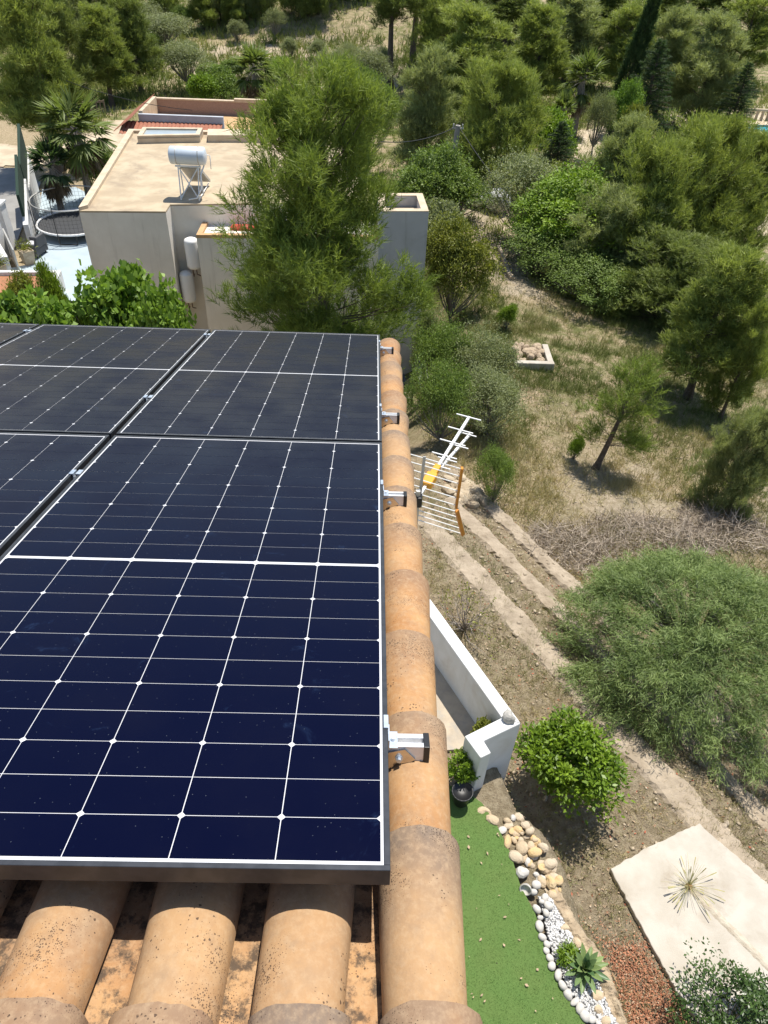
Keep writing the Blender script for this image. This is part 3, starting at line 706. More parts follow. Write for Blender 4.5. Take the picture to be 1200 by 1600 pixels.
def clump_centres(rng, n, rx, rz, cz, squash=1.0, shell=(0.45, 1.0)):
    d = unit(rng.normal(size=(n, 3))); d[:, 2] = np.where(d[:, 2] < -0.35, -d[:, 2], d[:, 2])
    r = rng.uniform(shell[0] ** 2, shell[1] ** 2, n) ** 0.5
    return np.stack([d[:, 0] * rx * r, d[:, 1] * rx * r, cz + d[:, 2] * rz * r], -1), d
def make_bush(seed, H, Rad, lm, nc=70, per=90, leaf=0.07, lw=0.55, cb=0.0, trunk=True, name='shrub', cr=0.30, droop=0.0, cat='shrub', flat=0.5, bark='bark_g'):
    if cr == .30: cr = .225; nc = int(nc * 1.3)
    rng = np.random.RandomState(seed); root = thing(name, '', cat)
    base = H * cb; rz = (H - base) / 2 * 1.0; cz = base + rz
    c, d = clump_centres(rng, nc, Rad * (1 - cr * .6), rz * (1 - cr * .6), cz)
    lob = unit(rng.normal(size=(9, 3))); la = rng.uniform(-.62, .50, 9)
    q = 1 + (np.maximum(0, d @ lob.T) ** 3 * la).sum(1); q = np.clip(q, .42, 1.5)
    c[:, :2] *= q[:, None]; c[:, 2] = np.maximum((c[:, 2] - cz) * q + cz, .05 * H)
    crad = Rad * cr * rng.uniform(0.45, 1.5, nc)
    n = nc * per
    dirs = unit(rng.normal(size=(n, 3))); dirs[:, 2] = np.where(dirs[:, 2] < -0.5, -dirs[:, 2], dirs[:, 2])
    rr = np.where(rng.rand(n) < .12, rng.uniform(1.0, 1.45, n), rng.uniform(0.40, 1.0, n) ** 0.6)
    Pb = np.repeat(c, per, 0) + dirs * np.repeat(crad, per)[:, None] * rr[:, None] * np.array([1, 1, .85])
    Pb[:, 2] = np.maximum(Pb[:, 2], 0.03)
    D = unit(dirs * 0.7 + rng.normal(size=(n, 3)) * 0.55 + np.array([0, 0, -droop]))
    Nn = unit(dirs * flat + np.array([0, 0, 0.5]) + rng.normal(size=(n, 3)) * 0.45); Nn = unit(Nn - D * (Nn * D).sum(1, keepdims=True))
    Lv = leaf * rng.uniform(0.65, 1.3, n)
    V, Fc = leaf_quads(Pb, D, Nn, Lv, Lv * lw)
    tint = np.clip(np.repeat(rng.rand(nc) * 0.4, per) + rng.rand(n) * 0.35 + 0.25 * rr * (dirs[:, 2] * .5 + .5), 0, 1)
    tk = MB()
    if trunk:
        th_ = max(base, H * 0.12)
        tk.tube([(0, 0, -0.1), (0.02 * H, 0.01 * H, th_ * 0.6), (0, 0.02 * H, th_ * 1.15)], [0.030 * H, 0.022 * H, 0.018 * H], 7)
    for i in range(min(nc, 34)):
        p1 = c[i]; p0 = np.array([0, 0, max(base * 1.05, 0.05 * H)]); mid = p0 * 0.45 + p1 * 0.55 + np.array([0, 0, -0.05 * H]); mid[2] = max(mid[2], .03)
        tk.tube([p0, mid, p1], [0.011 * H, 0.007 * H, 0.0025 * H], 4, cap=False)
    tk.build('trunk' if trunk and cb > 0.1 else 'stems', M[bark], root)
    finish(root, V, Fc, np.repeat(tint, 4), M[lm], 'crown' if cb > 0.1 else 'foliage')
    return root
def make_palm(seed, H, fr, nf=34, skirt=26, name='fan_palm', lm='palm'):
    rng = np.random.RandomState(seed); root = thing(name, '', 'palm tree')
    tk = MB(); tk.tube([(0, 0, -0.1), (0.03, 0, H * .4), (0, 0.03, H * .85), (0, 0, H)], [0.24, 0.19, 0.17, 0.15], 10)
    def fronds(m, e0, e1, L0, rngv, segs=21, droopk=0.9):
        Pb = []; D = []; L = []; Wd = []; T = []
        for i in range(m):
            az = i * 2.4 + rng.normal() * .25; el = R_(rng.uniform(e0, e1))
            d = np.array([math.cos(az) * math.cos(el), math.sin(az) * math.cos(el), math.sin(el)])
            Lp = L0 * rng.uniform(.8, 1.1)
            p0 = np.array([0, 0, H]) + d * 0.05; p1 = p0 + d * Lp * 0.55 - np.array([0, 0, droopk * 0.12 * Lp])
            tk.tube([p0, p1], [0.022, 0.012], 4, cap=False)
            side = unit(np.cross(d, [0, 0, 1])); upv = np.cross(side, d)
            for k in range(segs):
                a = R_(-95 + 190 * k / (segs - 1)); dd = unit(d * math.cos(a) + side * math.sin(a) + upv * 0.18 * abs(math.sin(a)) - np.array([0, 0, droopk * 0.35]) + rng.normal(size=3) * .05)
                Pb.append(p1); D.append(dd); L.append(Lp * 0.62 * (0.75 + 0.25 * math.cos(a)) * rng.uniform(.9, 1.05)); Wd.append(0.065 * Lp); T.append(np.clip(0.25 + 0.5 * rng.rand() + 0.1 * math.sin(el), 0, .84))
        Pb = np.array(Pb); D = np.array(D); L = np.array(L); Wd = np.array(Wd)
        Nn = unit(np.cross(D, np.cross([0, 0, 1.0], D)) + rng.normal(size=D.shape) * .3); Nn = unit(Nn - D * (Nn * D).sum(1, keepdims=True))
        V, Fc = leaf_quads(Pb, D, Nn, L, Wd); return V, Fc, np.repeat(np.array(T), 4)
    V, Fc, T = fronds(nf, -28, 78, fr, rng)
    tk2 = MB()
    finish(root, V, Fc, T, M[lm])
    if skirt:
        V, Fc, T = fronds(skirt, -78, -35, fr * 0.85, rng, droopk=1.2)
        finish(root, V, Fc, T, M['skirt'], 'dead_fronds')
    tk.build('trunk', M['bark_g'], root)
    return root
def make_conifer(seed, H, Rad, lm='fir', nb=150, name='fir_tree', tight=False):
    rng = np.random.RandomState(seed); root = thing(name, '', 'tree')
    tk = MB(); tk.tube([(0, 0, -0.1), (0, 0, H * .5), (0, 0, H * .97)], [0.022 * H, 0.012 * H, 0.003 * H], 7)
    Ps = []; Ds = []; Ts = []
    for b in range(nb):
        t = 0.04 + 0.95 * (b + .5) / nb
        r = Rad * ((1 - t) ** 0.8 if not tight else min(1, (t + .06) / .25) ** .6 * (1 - t) ** 0.55) * rng.uniform(.75, 1.12) + 0.02 * H * .3
        az = b * 2.399963 + rng.normal() * .3; el = R_(-8 + 30 * t) if not tight else R_(72)
        d = np.array([math.cos(az) * math.cos(el), math.sin(az) * math.cos(el), math.sin(el)])
        if tight:
            p0 = np.array([math.cos(az) * r * .8, math.sin(az) * r * .8, H * t * 0.97]); L = 0.07 * H; m = 34
            c = p0 + d * L * rng.rand(m, 1) + rng.normal(size=(m, 3)) * r * 0.16
            dd = unit(d + rng.normal(size=(m, 3)) * .25)
        else:
            p0 = np.array([0, 0, H * t]); m = int(18 + 50 * r / Rad); s = rng.rand(m, 1) ** .7
            tk.tube([p0, p0 + d * r], [.004 * H, .001 * H], 4, cap=False)
            sidev = np.array([-d[1], d[0], 0]); c = p0 + d * r * s + sidev * rng.normal(size=(m, 1)) * 0.16 * r * (1.2 - s) + np.array([0, 0, 1]) * (-0.10 * r * s ** 2 + rng.normal(size=(m, 1)) * .025 * r)
            dd = unit(d * .9 + sidev * rng.normal(size=(m, 1)) * .5 + rng.normal(size=(m, 3)) * .18)
        Ps.append(c); Ds.append(dd); Ts.append(np.clip(rng.rand() * .4 + rng.rand(m) * .6, 0, 1))
    Pt = np.concatenate(Ps); Dt = np.concatenate(Ds); Tt = np.concatenate(Ts); k = 6
    Pb = np.repeat(Pt, k, 0); Db = unit(np.repeat(Dt, k, 0) + rng.normal(size=(len(Pb), 3)) * .4)
    V, Fc = tri_blades(Pb, Db, 0.026 * H * rng.uniform(.7, 1.3, len(Pb)), 0.0032 * H, rng)
    tk.build('trunk', M['bark'], root); finish(root, V, Fc, np.repeat(np.repeat(Tt, k), 3), M[lm])
    return root
def make_spray(seed, H, Rad, lm='mimosa', nbr=260, per=110, L=0.13, W=0.016, name='feathery_tree', cat='tree', bark='bark_g'):
    """crown of long arching shoots hung with narrow drooping leaves"""
    rng = np.random.RandomState(seed); root = thing(name, '', cat); tk = MB()
    tk.tube([(0, 0, -0.2), (0.05, 0.03, H * .25), (-0.05, 0.05, H * .5)], [0.035 * H, 0.028 * H, .02 * H], 8)
    Pb = []; D = []; T = []
    for b in range(nbr):
        az = rng.rand() * 6.283; rr = math.sqrt(rng.rand()); el = math.acos(min(1, rr * 0.98))
        end = np.array([math.cos(az) * rr * Rad, math.sin(az) * rr * Rad, H * (0.36 + 0.64 * math.sqrt(max(0, 1 - rr ** 2.2)) * rng.uniform(.72, 1.0))])
        p0 = np.array([0, 0, H * .42]); 
        if b % 5 == 0: tk.tube([p0, p0 * .4 + end * .6 + np.array([0, 0, .08 * H]), end], [.012 * H, .006 * H, .002 * H], 4, cap=False)
        out = unit(end - np.array([0, 0, H * .25])); shoot = unit(out * np.array([1, 1, .5]) + rng.normal(size=3) * .45); SLn = 0.34 * Rad * rng.uniform(.5, 1.1)
        s = rng.rand(per, 1); pts = end + shoot * SLn * (s - .3) + np.array([0, 0, -1]) * .30 * SLn * s ** 2 + rng.normal(size=(per, 3)) * .03 * Rad
        dd = unit(shoot * .6 + rng.normal(size=(per, 3)) * .6 + np.array([0, 0, -.25]))
        Pb.append(pts); D.append(dd); T.append(np.clip(rng.rand() * .5 + rng.rand(per) * .5, 0, 1))
    Pb = np.concatenate(Pb); D = np.concatenate(D); T = np.concatenate(T)
    Nn = unit(rng.normal(size=D.shape) * .7 + np.array([0, 0, .8])); Nn = unit(Nn - D * (Nn * D).sum(1, keepdims=True))
    V, Fc = leaf_quads(Pb, D, Nn, L * rng.uniform(.6, 1.3, len(D)), W)
    tk.build('trunk', M[bark], root); finish(root, V, Fc, np.repeat(T, 4), M[lm])
    return root

used = set()
def place(proto, loc, h, w, label, rot=0.0, lm=None, group=None, name=None, cat=None):
    if proto.as_pointer() in used: o = copy_tree(proto)
    else: o = proto; used.add(proto.as_pointer())
    if name: o.name = name
    s = w / 2 / proto['r0']
    o.location = tuple(float(v) for v in loc); o.scale = (s, s, h / proto['h0']); o.rotation_euler = (0, 0, rot)
    tag(o, label, cat, group)
    if lm:
        for ch in o.children:
            if ch.name.startswith(('crown', 'foliage')):
                ch.material_slots[0].link = 'OBJECT'; ch.material_slots[0].material = M[lm]
    return o
rt = random.Random(77)
HLOG = []
def tree(proto, px, py, Y, wpx, label, lm=None, group=None, name=None, cat=None, rot=None, dz=0.0, up=None, h=None, base=None):
    """(px, py): where the tree's top shows; Y: how far it stands; wpx: crown width"""
    p = at(px, py, Y=Y); g = tzf(p[0], Y) - 0.05
    if base is not None: g = base
    hh = h if h else max(0.4, p[2] - g)
    HLOG.append((round(hh, 1), label))
    dep = float(MW.T[2] @ (p - np.array([0, 0, CAM_H])))
    return place(proto, (p[0], Y, g), hh, wpx * dep / F_PX, label, rt.uniform(0, 6.28) if rot is None else rot, lm, group, name, cat)

# ------------------------------------------------------------------ garden below the verge
def poly_sheet(name, pts, z, m, kind='structure', th=0.0):
    mb = MB(); P3 = [(p[0], p[1]) for p in pts]
    area = sum(P3[i][0] * P3[(i + 1) % len(P3)][1] - P3[(i + 1) % len(P3)][0] * P3[i][1] for i in range(len(P3)))
    if area < 0: P3 = P3[::-1]
    if th: mb.hexa(P3, z - th, z)
    else: mb.add([(x, y, z) for x, y in P3], [tuple(range(len(P3)))])
    o = mb.build(name, m, loc=(P3[0][0], P3[0][1], z))
    if kind: tag(o, kind=kind)
    return o
edge_px = [(716, 1232), (752, 1258), (775, 1292), (797, 1338), (812, 1388), (834, 1428), (846, 1466), (857, 1500), (868, 1530), (886, 1562), (908, 1596), (945, 1650), (1000, 1720)]
edge_w = [at(x, y, 0.02) for x, y in edge_px]
poly_sheet('lawn', [(0.086, edge_w[-1][1])] + [(p[0], p[1]) for p in edge_w[::-1]] + [(0.086, edge_w[0][1])], 0.075, M['turf'])
rng = np.random.RandomState(21)
# short blades standing on the artificial lawn
n = 26000; bx = rng.uniform(0.9, 2.6, n); by = rng.uniform(1.3, 4.3, n)
ey = np.array([p[1] for p in edge_w])[::-1]; ex = np.array([p[0] for p in edge_w])[::-1]
k = bx < np.interp(by, ey, ex) - 0.01
Pb = np.stack([bx[k], by[k], np.full(k.sum(), 0.074)], -1); D = unit(rng.normal(size=Pb.shape) * .5 + np.array([0, 0, 1.0]))
V, Fc = tri_blades(Pb, D, rng.uniform(.012, .022, len(Pb)), .004, rng)
M['turf_blade'] = leaf_mat('turf_blades', (0.035, 0.095, 0.018), (0.12, 0.205, 0.05), 0.2, 0.6)
o = put('turf_blades', np_mesh('turf_blades', V, Fc, M['turf_blade'], {'tint': np.repeat(rng.rand(len(Pb)), 3)})); tag(o, 'short bright green blades of the artificial lawn', 'grass', kind='stuff')

rk = random.Random(9)
M['ledge'] = mat('rough_ledge', (0.46, 0.36, 0.235), (0.33, 0.25, 0.16), 7, 0.95, 1.0, 22, dirt=(0.22, 0.165, 0.11), dscale=5, bdist=0.03)
peb = [(838, 1420, 7), (844, 1434, 6.5), (844, 1448, 7.5), (847.5, 1464, 7), (855, 1476, 6.5), (854, 1486, 6), (859.5, 1497, 6), (863, 1510, 7.5), (872.6, 1524, 7.5), (879, 1538.6, 7.5),
       (888, 1555, 8.5), (906, 1575, 7), (914, 1586, 7.5), (925, 1593, 6), (851.6, 1402, 7), (857, 1415, 7.5), (837, 1382, 7.5), (834, 1394, 7), (897, 1566, 6), (846, 1409, 4.5), (853, 1426, 5.5), (936, 1600, 6)]
for i, (x, y, r) in enumerate(peb):
    c = at(x, y, 0.085); rr = r * 7.4 / F_PX
    mb = MB(); mb.rock(c, rr * rk.uniform(.75, 1.05), rr * rk.uniform(.85, 1.2), rr * .65, rk, rk.uniform(0, 3), 0.20, (12, 8))
    tag(mb.build('pebble', M['pebble'], smooth=True, loc=c), 'rounded pale pebble in the row edging the green lawn', 'pebble', 'pale pebbles edging the lawn')
stones = [(757, 1268, 13, 8, 'stone', 'long tan stone at the head of the lawn, just below the white wall'), (774, 1285, 14, 9, 'stone', 'long tan stone edging the lawn, second from the white wall'),
          (791, 1316, 9, 14, 'stone_y', 'upright ochre stone leaning over the lawn edge'), (803, 1341, 12, 12, 'stone_w', 'large round pale boulder where the lawn edge bends'),
          (817, 1362, 9, 9, 'pebble', 'round white stone right above the tipped bowl'), (861, 1348, 10, 8, 'stone_w', 'pale rounded stone at the right of the ochre rubble below the lemon tree'),
          (838, 1333, 12, 8, 'stone_y', 'flat ochre slab of stone beside the large round boulder'), (850, 1356, 12, 7, 'stone_y', 'ochre wedge stone above the two yellow stones'),
          (858, 1376, 8, 8, 'stone_y', 'left one of the two yellow stones in the bark litter'), (872, 1376, 8, 7, 'stone_y', 'right one of the two yellow stones in the bark litter'),
          (826, 1300, 6, 6, 'stone_w', 'pale stone nearest the lemon tree shadow'), (829, 1321, 7, 6, 'stone', 'small tan stone between boulder and lemon tree'), (845, 1326, 9, 7, 'stone_w', 'pale stone next to the flat ochre slab'),
          (836, 1312, 6, 5, 'stone', 'small tan stone uphill of the ochre slab'), (814, 1328, 8, 9, 'stone', 'tan stone tucked behind the large round boulder'), (866, 1396, 7, 6, 'stone_y', 'small ochre stone at the top of the rock ledge')]
for x, y, a, b, mm, lab in stones:
    a *= .95; b *= .95
    c = at(x, y, 0.06); s_ = 7.4 / F_PX
    mb = MB(); mb.rock(c, a * s_, b * s_ * 1.1, min(a, b) * s_ * .8, rk, rk.uniform(-.5, .2), 0.45, (11, 8))
    tag(mb.build('stone', M[mm], loc=c), lab, 'stone')
for i in range(58):                                    # small stones heaped down the bank at the head of the lawn
    t_ = rk.random(); x = 790 + 78 * t_ + rk.uniform(-14, 26) * (1 - .3 * t_); y = 1282 + 108 * t_ + rk.uniform(-14, 14); c = at(x, y, 0.0)
    if c[0] < np.interp(c[1], ey, ex) + .04: continue
    z = tzf(c[0], c[1]); r_ = rk.uniform(.022, .06); mb = MB(); mb.rock((c[0], c[1], z + r_ * .3), r_, r_ * rk.uniform(.6, 1.3), r_ * .6, rk, rk.uniform(0, 3), .45, (9, 7))
    tag(mb.build('stone', M[rk.choice(['stone', 'stone_w', 'stone_y', 'stone_w', 'pebble'])], loc=(c[0], c[1], z)), 'small broken stone on the bank between lawn head and lemon tree', 'stone', 'small stones on the bank below the lemon tree')
lp = [np.array(at(x, y, 0.03)) for x, y in [(862, 1390), (876, 1412), (890, 1440), (905, 1466), (922, 1492), (940, 1524), (952, 1558), (970, 1602), (1000, 1660), (1040, 1730)]]
vs = []; prof = [(-.085, -.06), (-.08, .03), (-.04, .058), (.0, .066), (.045, .055), (.085, .03), (.10, -.08), (.11, -1.1)]; tot = 0
for k in range(len(lp) - 1):
    m_ = max(2, int(np.linalg.norm(lp[k + 1] - lp[k]) / .022))
    for q in range(m_):
        c = lp[k] + (lp[k + 1] - lp[k]) * q / m_; d = unit((lp[k + 1] - lp[k])[None])[0]; nn = np.array([-d[1], d[0], 0]); nn = nn if nn[0] > 0 else -nn; tot += 1
        wob = float(fbm(np.array(tot * .11), np.array(3.3))) * .09
        for a, z in prof:
            jz = float(fbm(np.array(tot * .19 + a * 11), np.array(a * 23.))) * .09; p = c + nn * (a + wob + rk.uniform(-.010, .010)); vs.append((p[0], p[1], z + jz + rk.uniform(-.006, .006)))
m = len(prof); mb = MB(); mb.add(vs, [(i * m + k, i * m + k + 1, (i + 1) * m + k + 1, (i + 1) * m + k) for i in range(tot - 1) for k in range(m - 1)])
tag(mb.build('stone_ledge', M['ledge'], loc=lp[0]), 'low rough tan stone ledge between white gravel and bark litter', 'ledge')
for x, y, a, b in [(884, 1452, 6, 8), (899, 1474, 8, 8), (930, 1556, 7, 7), (938, 1578, 8, 7), (866, 1398, 8, 8), (912, 1500, 7, 6), (946, 1598, 8, 7)]:
    c = at(x, y, 0.05); s_ = 7.4 / F_PX; mb = MB(); mb.rock(c, a * s_, b * s_, min(a, b) * s_ * .7, rk, rk.uniform(0, 2), 0.5, (10, 8))
    tag(mb.build('ledge_rock', M['stone'], loc=c), 'loose tan rock leaning on the stone ledge beside the white gravel', 'rock', 'loose rocks on the stone ledge')
def rocks_np(Pc, r, rng, sq=.7):
    n = len(Pc); base = np.array([[1, 0, 0], [-1, 0, 0], [0, 1, 0], [0, -1, 0], [0, 0, 1], [0, 0, -1]], float)
    base = np.concatenate([base, unit(np.array([[1, 1, .4], [-1, 1, -.3], [1, -1, -.2], [-1, -1, .5]]))])
    fc = np.array([[0, 6, 4], [6, 2, 4], [2, 7, 4], [7, 1, 4], [1, 9, 4], [9, 3, 4], [3, 8, 4], [8, 0, 4], [6, 0, 5], [2, 6, 5], [7, 2, 5], [1, 7, 5], [9, 1, 5], [3, 9, 5], [8, 3, 5], [0, 8, 5]])
    V = np.repeat(base[None], n, 0) * rng.uniform(.7, 1.25, (n, 10, 1)) * (r[:, None, None] * rng.uniform(.7, 1.3, (n, 1, 3)))
    a = rng.rand(n) * 6.28; ca, sa = np.cos(a)[:, None], np.sin(a)[:, None]
    x = V[..., 0] * ca - V[..., 1] * sa; y = V[..., 0] * sa + V[..., 1] * ca
    V = np.stack([x, y, V[..., 2] * sq], -1) + Pc[:, None]
    return V.reshape(-1, 3), (fc[None] + (np.arange(n) * 10)[:, None, None]).reshape(-1, 3)
gl = [at(x, y, .05) for x, y in [(842, 1402), (850, 1430), (856, 1462), (866, 1496), (880, 1526), (898, 1560), (925, 1596), (960, 1640)]]
gr = [at(x, y, .05) for x, y in [(860, 1402), (878, 1436), (896, 1468), (914, 1490), (930, 1520), (943, 1556), (958, 1590), (992, 1640)]]
n = 3600; t = rng.rand(n) * 6.99; i0 = t.astype(int); f = (t - i0)[:, None]; A = np.array(gl); B = np.array(gr)
L_ = A[i0] * (1 - f) + A[i0 + 1] * f; Rr = A[0] * 0 + B[i0] * (1 - f) + B[i0 + 1] * f; w = rng.rand(n, 1)
Pc = L_ * (1 - w) + Rr * w; Pc[:, 2] = rng.uniform(.035, .06, n)
V, Fc = rocks_np(Pc, rng.uniform(.010, .019, n), rng)
o = put('white_gravel', np_mesh('white_gravel', V, Fc, M['gravel'])); tag(o, 'white gravel strip between pebbles and rock ledge', 'gravel', kind='stuff')
poly_sheet('gravel_bed', [p[:2] for p in gl] + [p[:2] for p in gr[::-1]], 0.03, M['stone_w'])
# tipped bowl
tb = thing('tipped_bowl', 'white rimmed grey bowl lying tipped on the lawn edge', 'bowl', at(822, 1388, 0.09))
mb = MB(); mb.lathe((0, 0, 0), [(0.02, -0.05), (0.055, -0.035), (0.075, 0.0), (0.08, 0.035), (0.072, 0.035), (0.066, 0.0), (0.045, -0.028), (0.005, -0.04)], 20)
o = mb.build('bowl', M['stone_g'], tb, smooth=True); 
m2 = MB(); m2.lathe((0, 0, 0), [(0.084, 0.028), (0.088, 0.037), (0.084, 0.046), (0.070, 0.046), (0.066, 0.037), (0.070, 0.030)], 20); m2.build('rim', M['pebble'], tb, smooth=True)
tb.rotation_euler = (R_(50), R_(-35), 0); tb.scale = (.75, .75, .75)
# concrete slab with its raised fillet
slab_w = [at(x, y, GL_ + .06) for x, y in [(953, 1358), (1022, 1319), (1092, 1287), (1203, 1384), (1300, 1480), (1300, 1640), (1130, 1640), (1066, 1566), (1010, 1462)]]
def ragged(pts, amp, step=.05):
    out = []
    for i_ in range(len(pts)):
        a_, b_ = np.array(pts[i_][:2]), np.array(pts[(i_ + 1) % len(pts)][:2]); m_ = max(1, int(np.linalg.norm(b_ - a_) / step))
        for k_ in range(m_): out.append(a_ + (b_ - a_) * k_ / m_ + np.array([rk.uniform(-amp, amp), rk.uniform(-amp, amp)]))
    return out
o = poly_sheet('concrete_slab', ragged(slab_w, .011), GL_ + .07, M['slab'], kind=None, th=0.16); bevel(o, 0.012, 2); tag(o, 'pale cracked concrete slab among bark litter and stones', 'slab')
f0, f1 = at(1076, 1386, GL_ + .07), at(1250, 1560, GL_ + .07)
mb = MB()
fd = unit(np.array(f1) - f0); fs_ = np.array([-fd[1], fd[0], 0]); vs = []
for i in range(41):
    c = f0 + (f1 - f0) * i / 40
    for off, h in ((-.05, -.005), (-.025, .008), (.0, .014), (.03, .010), (.055, -.005)):
        p = c + fs_ * (off + rk.uniform(-.007, .007)); vs.append((p[0], p[1], GL_ + .07 + h + rk.uniform(0, .004)))
mb.add(vs, [(i * 5 + k, i * 5 + k + 1, (i + 1) * 5 + k + 1, (i + 1) * 5 + k) for i in range(40) for k in range(4)])
M['fillet'] = mat('rough_mortar', (0.47, 0.42, 0.33), (0.38, 0.32, 0.24), 12, 0.95, 0.8, 50)
tag(mb.build('mortar_seam', M['fillet'], loc=f0), 'rough mortar seam running down the concrete slab', 'seam')
# red bark mulch
def chips(Pc, rng, s=(.012, .032)):
    n = len(Pc); D = unit(rng.normal(size=(n, 3)) * np.array([1, 1, .25])); Nn = unit(rng.normal(size=(n, 3)) * .35 + np.array([0, 0, 1.])); Nn = unit(Nn - D * (Nn * D).sum(1, keepdims=True))
    L = rng.uniform(*s, n); return leaf_quads(Pc, D, Nn, L, L * rng.uniform(.3, .7, n))
mp = np.array([at(x, y, GL_ + .02)[:2] for x, y in [(950, 1478), (1000, 1478), (1035, 1530), (1075, 1600), (1110, 1660), (1000, 1660), (975, 1580)]])
def in_poly(x, y, P_):
    c = np.zeros(len(x), bool); j = len(P_) - 1
    for i in range(len(P_)):
        a = (P_[i, 1] > y) != (P_[j, 1] > y); xx = (P_[j, 0] - P_[i, 0]) * (y - P_[i, 1]) / (P_[j, 1] - P_[i, 1] + 1e-12) + P_[i, 0]
        c ^= a & (x < xx); j = i
    return c
x = rng.uniform(mp[:, 0].min() - .3, mp[:, 0].max(), 14000); y = rng.uniform(mp[:, 1].min(), mp[:, 1].max() + .4, 14000)
dm = np.min([seg_dist(x, y, mp[i_], mp[(i_ + 1) % len(mp)]) for i_ in range(len(mp))], axis=0); k = in_poly(x, y, mp) | ((rng.rand(len(x)) < .35 * np.exp(-dm / .10)) & ~in_poly(x, y, np.array([p[:2] for p in slab_w]))); Pc = np.stack([x[k], y[k], GL_ + rng.uniform(.015, .045, k.sum())], -1)
M['mulch'] = leaf_mat('bark_mulch', (0.17, 0.075, 0.04), (0.50, 0.225, 0.125), 0.0, 0.9, third=(0.4, 0.29, 0.19))
V, Fc = chips(Pc, rng); o = put('bark_mulch', np_mesh('bark_mulch', V, Fc, M['mulch'], {'tint': np.repeat(rng.rand(len(Pc)), 4)})); tag(o, 'red bark mulch beside the concrete slab', 'mulch', kind='stuff')
# litter, pebbles and dry stalks over the brown garden soil
n = 22000; s = rng.uniform(1.5, 9.2, n); t = rng.uniform(-10.5, 2.5, n); x = NS[0] * s + TD[0] * t; y = NS[1] * s + TD[1] * t
k = (x > 0.9) & (y > 1.2) & (x > np.interp(y, LEDGE[:, 1], LEDGE[:, 0]) + .08) & ~in_poly(x, y, np.array([p[:2] for p in slab_w]))
x, y = x[k], y[k]; Pc = np.stack([x, y, tz(x, y) + .012], -1)
V, Fc = chips(Pc, rng, (.015, .05)); M['litter'] = leaf_mat('leaf_litter', (0.10, 0.065, 0.045), (0.46, 0.34, 0.22), 0.0, 0.9, third=(0.36, 0.11, 0.06))
o = put('leaf_litter', np_mesh('leaf_litter', V, Fc, M['litter'], {'tint': np.repeat(rng.rand(len(Pc)), 4)})); tag(o, 'brown leaf litter on the terraced garden soil', 'leaf litter', kind='stuff')
n = 6000; s = rng.uniform(3.0, 16, n); t = rng.uniform(-14, 0, n); x = NS[0] * s + TD[0] * t; y = NS[1] * s + TD[1] * t
k = (x > 1.4) & ~in_poly(x, y, np.array([p[:2] for p in slab_w])) & (x > np.interp(y, LEDGE[:, 1], LEDGE[:, 0]) + .08); x, y = x[k], y[k]
V, Fc = rocks_np(np.stack([x, y, tz(x, y) + .006], -1), rng.uniform(.008, .03, len(x)) * rng.uniform(.6, 1.5, len(x)), rng)
o = put('scattered_stones', np_mesh('scattered_stones', V, Fc, M['stone_w'])); tag(o, 'small loose stones scattered over the garden terraces', 'gravel', kind='stuff')
xl = rng.uniform(1.0, 2.4, 60); yl = rng.uniform(1.8, 4.2, 60); kl = xl < np.interp(yl, ey, ex) - .03
V, Fc = chips(np.stack([xl[kl], yl[kl], np.full(kl.sum(), .098)], -1), rng, (.02, .05)); o = put('fallen_leaves', np_mesh('fallen_leaves', V, Fc, M['litter'], {'tint': np.full(len(V), .8)})); tag(o, 'few dry leaves fallen on the artificial lawn', 'leaf litter', kind='stuff')
# terrace retaining walls of rough stone
def ret_wall(s0, w_, ta, tb_, ztop, zbot, label):
    n = int(abs(tb_ - ta) / 0.07); vs = []; cs = [(-w_ / 2, zbot), (-w_ / 2, ztop - .05), (-w_ * .36, ztop), (-w_ * .12, ztop + .006), (w_ * .14, ztop + .004), (w_ * .40, ztop), (w_ / 2, ztop - .05), (w_ / 2 + .02, (ztop + zbot) / 2), (w_ / 2 + .03, zbot)]
    for i in range(n + 1):
        t = ta + (tb_ - ta) * i / n
        for a, z in cs:
            j = fbm(np.array(t * 3.1 + a * 5), np.array(z * 4 + s0)) * .14
            p = NS * (s0 + a + j + rk.uniform(-.022, .022)) + TD * t
            vs.append((p[0], p[1], z + (fbm(np.array(t * 4.), np.array(a * 9 + s0)) * .04 + rk.uniform(-.007, .007) if z > zbot + .3 else 0)))
    m = len(cs); mb = MB(); mb.add(vs, [(i * m + k, i * m + k + 1, (i + 1) * m + k + 1, (i + 1) * m + k) for i in range(n) for k in range(m - 1)])
    for i in range(int(abs(tb_ - ta) / .10)):              # loose capstones set along the crest
        t = rk.uniform(ta, tb_); p = NS * (s0 + rk.uniform(-.45, .5) * w_ + float(fbm(np.array(t * 3.1), np.array(s0))) * .11) + TD * t; r_ = rk.uniform(.012, .045)
        mb.rock((p[0], p[1], ztop - .005), r_, r_ * rk.uniform(.6, 1.2), r_ * .55, rk, rk.uniform(0, 3), .3, (7, 5))
    c = NS * s0 + TD * ta
    return tag(mb.build('retaining_wall', M['terrace_wall'], loc=(c[0], c[1], ztop)), label, 'wall', 'stone retaining walls of the garden terraces')
ret_wall(6.00, 0.46, -8.2, 1.6, GL_ + .03, -2.0, 'rough stone terrace wall nearest the house, running behind the lemon tree and slab')
ret_wall(7.16, 0.34, -8.9, -1.0, GL_ - .56, -2.6, 'rough stone terrace wall in the middle, ending under the feathery tree')
ret_wall(8.24, 0.34, -10.2, -2.0, GL_ - 1.14, -3.2, 'lowest rough stone terrace wall, beside the dry grey brushwood')

